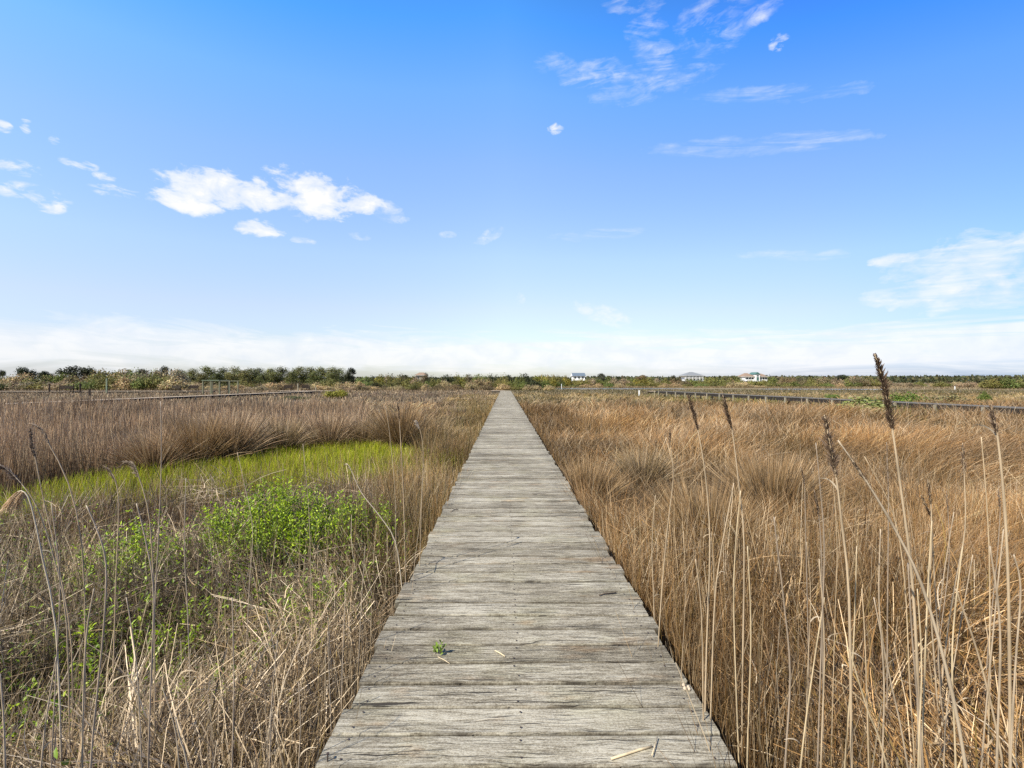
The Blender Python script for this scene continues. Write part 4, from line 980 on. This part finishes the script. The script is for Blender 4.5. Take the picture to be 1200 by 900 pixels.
# pergola shelter
M_PERG = plain('mossy_timber', (.15, .15, .10), 0.85, 0.25, 6)
X, Y, Z = at(259, 459, 71); pg = empty('pergola', (X, 71, .0), 'weathered shelter frame with a green roof strip on the left walkway', 'pergola')
Wd, Dp, H = 4.4, 2.2, 2.12
for x in (-2.1, -.9, .45, 2.0):
    for y in (-Dp / 2, Dp / 2): MB().box((x, y, H / 2), (.15, .15, H)).build('post', M_PERG, pg)
for y in (-Dp / 2, Dp / 2): MB().box((0, y, H + .055), (Wd, .10, .11)).build('beam', M_PERG, pg)
MB().box((-.85, 0, H + .16), (2.75, Dp + .3, .09)).build('roof', M_GREENROOF, pg)
m = MB()
for x in (-2.1, -.9, .45): m.box((x, 0, .95), (.05, Dp - .2, .08))
m.box((-.8, -Dp / 2 + .0, .95), (2.3, .06, .08)); m.build('rail', M_PERG, pg)
for px, d, h, mat, lab in [(125, 76.5, 2.6, M_GREENROOF, 'tall green mooring post left of the thicket benches'), (58, 77, 1.6, M_BROWN, 'short dark post left of the widest bench'), (94, 77, 1.7, M_BROWN, 'short dark post right of the widest bench'),
                           (349, 80, 1.7, M_POST, 'grey post between the two end platform benches'), (370, 80, 1.15, M_POST, 'pale corner post at the end of the left platform'), (105, 58, 1.05, M_BROWN, 'dark stub post at the pale left boardwalk'), (658, 140, 1.3, M_WHITE, 'small white marker post on the far creek bank'), (852 + 267, 118, .8, M_WHITE, 'small white marker stake in the tan field on the right'), (749, 64.6, .8, M_WHITE, 'white post at the start of the right boardwalk landing')]:
    r_ = empty('post', ((px - 592) / F * d, d, 0), lab, 'post')
    m = MB(); m.box((0, 0, h / 2), (.16, .16, h)); m.build('shaft', mat, r_)
    m = MB(); m.box((0, 0, h + .025), (.20, .20, .05)); m.build('cap', mat, r_)
    r_.name = 'marker_post'

# ------------------------------------------------------------------ houses
def wall_box(m, x0, x1, y0, y1, z0, z1): m.box(((x0 + x1) / 2, (y0 + y1) / 2, (z0 + z1) / 2), (x1 - x0, y1 - y0, z1 - z0))
def hip(x0, x1, y0, y1, z0, z1, ridge, mat, parent, name='roof'):
    cx, cy = (x0 + x1) / 2, (y0 + y1) / 2; r = ridge / 2
    m = MB(); a, b, c, d = (x0, y0, z0), (x1, y0, z0), (x1, y1, z0), (x0, y1, z0); e, f = (cx - r, cy, z1), (cx + r, cy, z1)
    for q in ((a, b, f, e), (b, c, f), (c, d, e, f), (d, a, e), (d, c, b, a)): m.poly(q)
    m.box((cx, cy, z0 - .12), (x1 - x0 - .1, y1 - y0 - .1, .2), 1)
    return m.build(name, [mat, M_WHITE], parent)
def window(parent, x, z, w, h, y):
    f = MB(); f.box((x, y - .03, z), (w + .24, .06, h + .24)).build('window', M_WHITE, parent)
    o = parent.children[-1] if False else COL.objects[-1]
    MB().box((x, y - .08, z), (w, .04, h)).build('pane', M_GLASS, o)
def house(px, d, lab):
    return empty('beach_house', ((px - 592) / F * d, d, 0), lab, 'house', None)
def piles(root, xs, ys, h):
    for x in xs:
        for y in ys: MB().box((x, y, h / 2), (.3, .3, h)).build('pile', M_POST, root)
D_ = 330.; pm = D_ / F
h1 = house(678.5, D_, 'white stilt house with a blue grey gable roof above the thicket')
m = MB(); wall_box(m, -4.3, 4.3, 0, 8, 2.6, 6.2); m.build('wall', M_WHITE, h1); piles(h1, (-4, 0, 4), (.3, 7.6), 2.6)
m = MB(); m.poly([(-4.9, -.8, 6.0), (4.9, -.8, 6.0), (4.9, 4, 8.4), (-4.9, 4, 8.4)]); m.poly([(4.9, 8.8, 6.0), (-4.9, 8.8, 6.0), (-4.9, 4, 8.4), (4.9, 4, 8.4)]); m.poly([(-4.9, -.8, 6.0), (-4.9, 4, 8.4), (-4.9, 8.8, 6.0)], 1); m.poly([(4.9, -.8, 6.0), (4.9, 8.8, 6.0), (4.9, 4, 8.4)], 1)
m.build('roof', [M_BLUEROOF, M_WHITE], h1)
for x in (-2.8, 0, 2.8): window(h1, x, 4.9, 1.2, 1.3, 0)
m = MB(); m.box((0, -.9, 2.7), (9, 1.8, .15)); m.box((0, -1.75, 3.7), (9, .08, .08)); [m.box((x, -1.75, 3.25), (.06, .06, .95)) for x in np.linspace(-4.4, 4.4, 19)]; m.build('porch', M_WHITE, h1)
h2 = house(813.5, D_, 'white house with a grey hip roof and open porches')
m = MB(); wall_box(m, -5.4, 5.4, 1.6, 11, 2.4, 6.4); m.build('wall', M_WHITE, h2); piles(h2, (-6.4, -2, 2, 6.4), (.2, 10), 2.4)
hip(-7.4, 7.4, -.6, 12, 6.4, 9.1, 2.5, M_SHINGLE, h2)
m = MB(); m.box((0, .8, 2.45), (13.4, 1.7, .3)); m.box((0, .8, 4.55), (13.4, 1.7, .25)); [m.box((x, .1, 4.4), (.28, .28, 4.0)) for x in np.linspace(-6.4, 6.4, 6)]; m.box((0, 0.02, 5.35), (13.2, .06, .5)); m.build('porch', M_WHITE, h2)
for x in (-4, -1.3, 1.3, 4):
    window(h2, x, 5.45, 1.5, 1.3, 1.6); window(h2, x, 3.4, 1.5, 1.2, 1.6)
m = MB(); wall_box(m, 7.0, 9.8, 2, 8, 2.0, 3.3); m.build('annex', M_WHITE, h2); hip(6.8, 10.1, 1.6, 8.4, 3.42, 4.0, 1, M_SHINGLE, h2, 'annex_roof')
h3 = house(887, D_, 'white rambling house with tan roofs and teal gables')
m = MB(); wall_box(m, -8.2, 8.2, 1, 11, 2.2, 5.6); m.build('wall', M_WHITE, h3); piles(h3, (-8, -3, 3, 8), (1.2, 10.5), 2.2)
hip(-9, -1.0, -.2, 12, 5.7, 8.3, 2.0, M_TANROOF, h3); hip(1.4, 8.9, -.1, 11.9, 5.72, 8.0, 2.0, M_TANROOF, h3)
m = MB(); wall_box(m, -1.4, 1.9, -.6, 8, 2.2, 7.2); m.build('tower', M_WHITE, h3)
m = MB(); m.poly([(-1.8, -.9, 7.2), (2.3, -.9, 7.2), (.25, -.9, 8.9)]); m.poly([(-1.8, -.9, 7.2), (.25, -.9, 8.9), (.25, 8.4, 8.9), (-1.8, 8.4, 7.2)]); m.poly([(2.3, -.9, 7.2), (2.3, 8.4, 7.2), (.25, 8.4, 8.9), (.25, -.9, 8.9)]); m.build('gable', M_TEAL, h3)
m = MB(); m.box((.25, -.66, 4.0), (1.6, .08, 2.6)); m.build('teal_bay', M_TEAL, h3)
m = MB(); m.box((7.4, 1.0 - .06, 6.1), (1.8, .1, .7)); m.build('dormer', M_TEAL, h3)
for x in (-6.6, -4.6, -2.6, 3.4, 5.4, 7.2): window(h3, x, 4.3, 1.2, 1.3, 1)
window(h3, .25, 6.2, 1.5, .9, -.6)
m = MB(); m.box((-5, .3, 2.3), (7, 1.5, .2)); m.box((-5, -.4, 3.2), (7, .08, .1)); [m.box((x, -.4, 2.75), (.08, .08, .9)) for x in np.linspace(-8.4, -1.6, 14)]; m.build('porch', M_WHITE, h3)
h4 = house(493, 300., 'brown roofed house half hidden in the thicket left of the boardwalk')
m = MB(); wall_box(m, -3.2, 3.2, 0, 7, 2.4, 6.2); m.build('wall', M_POST, h4); piles(h4, (-3, 3), (.3, 6.6), 2.4)
hip(-4, 4, -.8, 7.8, 6.3, 8.1, 3, M_TANROOF, h4)
for x in (-1.6, 1.6): window(h4, x, 4.8, 1.1, 1.2, 0)

# ------------------------------------------------------------------ sky and sun
SUN_EL, SUN_AZ = 47.0, 231.5      # azimuth measured clockwise from +Y (the view): behind left
world = bpy.data.worlds.new("World"); scene.world = world; world.use_nodes = True
t = NT(world.node_tree); out = t.n('ShaderNodeOutputWorld'); bg = t.n('ShaderNodeBackground', i_Strength=0.10)
sky = t.n('ShaderNodeTexSky'); sky.sky_type = 'NISHITA'; sky.sun_disc = False
sky.sun_elevation = R(SUN_EL); sky.sun_rotation = R(SUN_AZ); sky.air_density = 1.0; sky.dust_density = 0.6; sky.ozone_density = 1.5; sky.altitude = 0
dirv = t.n('ShaderNodeTexCoord').outputs['Generated']
sx = t.n('ShaderNodeSeparateXYZ'); t.l(dirv, sx.inputs[0]); dx, dy, dz = sx.outputs
az = t.math('MULTIPLY', t.math('ARCTAN2', dx, dy), 57.29578); el = t.math('MULTIPLY', t.math('ARCSINE', dz), 57.29578)
skyc = sky.outputs[0]
bend_ = t.math('ADD', t.math('MULTIPLY', t.math('MAXIMUM', az, 0.0), .0052), t.math('MULTIPLY', t.math('MAXIMUM', t.math('MULTIPLY', az, -1.0), 0.0), .0022))
fwd = t.ramp(dy, [(0.0, 0.0), (0.5, 1.0)])
ele = t.math('MULTIPLY', el, t.math('ADD', 1.0, t.math('MULTIPLY', bend_, fwd)))
tint = t.ramp(t.math('DIVIDE', ele, 60.0, clamp=True), [(0.0, (0.751, 0.793, 0.955)), (0.05, (0.942, 0.897, 0.947)), (0.1, (1.156, 1.041, 1.011)), (0.15166666666666667, (1.347, 1.146, 1.087)), (0.25666666666666665, (1.514, 1.408, 1.317)), (0.42833333333333334, (1.408, 1.555, 1.801)), (0.5516666666666666, (1.123, 1.667, 2.079)), (0.6566666666666666, (0.599, 1.512, 2.285)), (0.85, (.34, .85, 1.35)), (1.0, (0.30, 0.50, 0.70))])  # sky overhead, out of frame, toned down to cut blue ambient light
side_ = t.ramp(t.math('ADD', t.math('DIVIDE', az, 120.0), .5, clamp=True), [(0.0, (.81, .85, 1.0)), (0.5, (1.0, 1.0, 1.0)), (0.78, (.72, .76, .97)), (1.0, (.42, .60, .92))])
tint = t.mix(1.0, tint, side_, 'MULTIPLY')
back_ = t.ramp(t.math('ADD', t.math('MULTIPLY', dy, .5), .5), [(0.30, (.85, .72, .52)), (0.58, (1.0, 1.0, 1.0))])  # unseen sky behind the view dimmed and warmed to cut blue ambient light
tint = t.mix(1.0, tint, back_, 'MULTIPLY')
skyc = t.mix(1.0, skyc, tint, 'MULTIPLY')
def blob(a0, e0, ra, re, rot=0.0, soft=1.0):
    """soft ellipse in azimuth / elevation"""
    A = t.math('SUBTRACT', az, a0); E = t.math('SUBTRACT', el, e0)
    c, s = math.cos(R(rot)), math.sin(R(rot))
    u = t.math('DIVIDE', t.math('ADD', t.math('MULTIPLY', A, c), t.math('MULTIPLY', E, s)), ra)
    v = t.math('DIVIDE', t.math('SUBTRACT', t.math('MULTIPLY', E, c), t.math('MULTIPLY', A, s)), re)
    r2 = t.math('ADD', t.math('MULTIPLY', u, u), t.math('MULTIPLY', v, v))
    return t.math('MAXIMUM', t.math('SUBTRACT', 1.0, r2), -1.5)
def PE(px, py):   # photo point -> azimuth, elevation
    u, v = (px - 592) / F, (447 - py) / F
    return math.degrees(math.atan2(u, 1)), math.degrees(math.atan2(v, math.hypot(u, 1)))
def rad(px, py, rx, ry):
    a1, e1 = PE(px, py); u = (px - 592) / F; v = (447 - py) / F; s2 = 1 + u * u
    return math.degrees(rx / F / s2), math.degrees(ry / F * math.sqrt(s2) / (s2 + v * v))
def cl(px, py, rx, ry, rot=0):
    a, e = PE(px, py); ra, re = rad(px, py, rx, ry); return blob(a, e, ra, re, rot)
def faded(mask, tex, lo, hi, gain, top):
    mask = t.math('ADD', mask, t.math('ADD', t.math('MULTIPLY', t.math('SUBTRACT', puff, .56), 3.0), t.math('MULTIPLY', t.math('SUBTRACT', wisp, .5), 1.6)))
    return t.math('MULTIPLY', t.math('MULTIPLY', t.math('POWER', t.math('MULTIPLY', t.math('MAXIMUM', mask, 0.0), gain, clamp=True), .8), t.ramp(tex, [(lo, 0.0), (hi, 1.0)])), top)
def maxi(xs):
    o = xs[0]
    for x in xs[1:]: o = t.math('MAXIMUM', o, x)
    return o
nv = t.n('ShaderNodeVectorMath', operation='NORMALIZE'); t.l(dirv, nv.inputs[0]); DV = nv.outputs[0]
puff = t.noise(t.scale(DV, (1, 1, 1.7)), 17.0, 7, 0.58, .4)
puff2 = t.noise(t.scale(DV, (1, 1, 2.4), (3, 1, 2)), 34.0, 6, 0.6, .6)
wisp = t.noise(t.scale(DV, (1, 1, 4.5), (.3, .2, .5)), 9.0, 8, 0.62, 1.6)
ae = t.n('ShaderNodeCombineXYZ'); t.l(t.math('MULTIPLY', az, .0175), ae.inputs[0]); t.l(t.math('MULTIPLY', t.math('ADD', el, t.math('MULTIPLY', t.math('MULTIPLY', az, el), .0075)), .0175), ae.inputs[1])
wisp2 = t.noise(t.scale(ae.outputs[0], (1, 9.0, 1), (.7, .2, .1)), 6.0, 8, 0.62, .8)
# fair weather cumulus
cum = maxi([cl(252, 222, 58, 27), cl(225, 238, 50, 14), cl(300, 232, 40, 16), cl(368, 230, 66, 26), cl(420, 240, 30, 12), cl(303, 268, 28, 11)])
cumd = t.math('ADD', t.math('MULTIPLY', cum, .62), t.math('ADD', t.math('MULTIPLY', t.math('SUBTRACT', puff, .5), 2.6), t.math('MULTIPLY', t.math('SUBTRACT', puff2, .5), 1.2)))
cumd = t.ramp(t.math('ADD', cumd, .08), [(0.0, 0.0), (0.10, .12), (0.40, .68), (0.95, 1.0)])
small = maxi([cl(38, 228, 44, 12), cl(20, 196, 34, 9), cl(95, 193, 24, 6), cl(140, 226, 34, 8), cl(58, 242, 20, 8), cl(4, 148, 12, 7), cl(30, 146, 8, 10), cl(64, 168, 8, 8), cl(122, 207, 14, 5), cl(648, 151, 12, 7), cl(913, 50, 12, 10)])
faint = maxi([cl(706, 369, 40, 12, -18), cl(700, 366, 24, 8, -18), cl(524, 275, 12, 5), cl(455, 250, 24, 14), cl(575, 275, 22, 8, 25), cl(609, 351, 7, 9), cl(130, 378, 40, 6), cl(424, 276, 16, 6), cl(890, 15, 30, 14), cl(355, 282, 16, 5)])
smd = t.math('ADD', t.math('MULTIPLY', small, .42), t.math('ADD', t.math('MULTIPLY', t.math('SUBTRACT', puff2, .5), 3.8), t.math('MULTIPLY', t.math('SUBTRACT', puff, .5), 1.6)))
smd = t.math('MULTIPLY', t.math('MULTIPLY', t.ramp(smd, [(0.0, 0.0), (0.95, 1.0)]), .80), t.math('MULTIPLY', t.math('ADD', small, .35), 2.2, clamp=True))
fnd = faded(faint, t.math('ADD', t.math('MULTIPLY', puff2, .6), t.math('MULTIPLY', puff, .4)), .40, .66, 1.3, .60)
# cirrus
cir = maxi([cl(838, 26, 58, 44, 10), cl(770, 66, 34, 30, -20), cl(690, 86, 70, 26, -8), cl(735, 4, 46, 16, -10), cl(758, 34, 26, 22), cl(760, 100, 90, 22)])
wt = t.math('ADD', t.math('MULTIPLY', wisp, .55), t.math('MULTIPLY', puff2, .45))
cird = faded(cir, wt, .44, .76, 1.0, .74)
streak = maxi([cl(900, 112, 120, 13, -12), cl(850, 172, 110, 13, -9), cl(950, 165, 80, 12, -12), cl(940, 300, 80, 8, -7), cl(700, 275, 60, 8)])
strd = faded(streak, t.math('ADD', t.math('MULTIPLY', wisp2, .8), t.math('MULTIPLY', puff2, .2)), .44, .72, 1.0, .50)
bank = maxi([cl(1150, 318, 150, 48), cl(1140, 296, 95, 26), cl(1210, 325, 120, 26), cl(1110, 340, 110, 18), cl(1190, 350, 150, 14), cl(1050, 305, 40, 10)])
bt = t.math('ADD', t.math('MULTIPLY', wisp2, .6), t.math('MULTIPLY', puff2, .4))
bkd = faded(bank, bt, .28, .68, 1.5, .88)
# veil along the horizon
veil = t.math('SUBTRACT', 1.0, t.math('ABSOLUTE', t.math('DIVIDE', t.math('SUBTRACT', el, 3.2), 3.4)))
vld = t.math('ADD', t.math('MULTIPLY', veil, 1.5), t.math('MULTIPLY', t.math('SUBTRACT', wisp2, .55), 3.0))
vld = t.math('MULTIPLY', t.ramp(vld, [(0.1, 0.0), (1.1, 1.0)]), .75)
dens = maxi([cumd, smd, fnd, cird, strd, bkd, vld])
shade = t.ramp(puff, [(0.3, (8.6, 8.9, 9.5)), (0.6, (10.4, 10.4, 10.4))])
shade = t.n('ShaderNodeMix', data_type='RGBA')
t.l(t.ramp(puff, [(0.35, 0.0), (0.6, 1.0)]), shade.inputs[0]); shade.inputs[6].default_value = (5.1, 5.35, 5.75, 1); shade.inputs[7].default_value = (5.9, 5.9, 5.95, 1)
fin = t.mix(dens, skyc, shade.outputs[2])
t.l(fin, bg.inputs[0]); t.l(bg.outputs[0], out.inputs[0])

sl = bpy.data.lights.new('sun', 'SUN'); sl.energy = 5.0; sl.angle = R(0.53); sl.color = (1.0, .94, .83)
so = bpy.data.objects.new('sun', sl); COL.objects.link(so)
so.rotation_euler = (R(90 - SUN_EL), 0, R(-SUN_AZ) + math.pi)
from mathutils import Vector
sd_ = Vector((math.sin(R(SUN_AZ)) * math.cos(R(SUN_EL)), math.cos(R(SUN_AZ)) * math.cos(R(SUN_EL)), math.sin(R(SUN_EL))))
so.rotation_euler = sd_.to_track_quat('Z', 'Y').to_euler()

# ------------------------------------------------------------------ camera
cam = bpy.data.cameras.new('camera'); cam.sensor_width = 36; cam.lens = F * 36 / 1200
cam.shift_x = 8 / 1200; cam.shift_y = -3 / 1200; cam.clip_start = .05; cam.clip_end = 8000
co = bpy.data.objects.new('camera', cam); COL.objects.link(co); co.location = (0, 0, CAMZ); co.rotation_euler = (R(90), 0, 0)
scene.camera = co
scene.view_settings.view_transform = 'Standard'; scene.view_settings.look = 'None'; scene.view_settings.gamma = 1; scene.view_settings.exposure = 0.8
cy = scene.cycles; cy.max_bounces = 5; cy.diffuse_bounces = 3; cy.glossy_bounces = 2; cy.transmission_bounces = 3
cy.caustics_reflective = False; cy.caustics_refractive = False; cy.use_denoising = False; cy.sample_clamp_indirect = 4
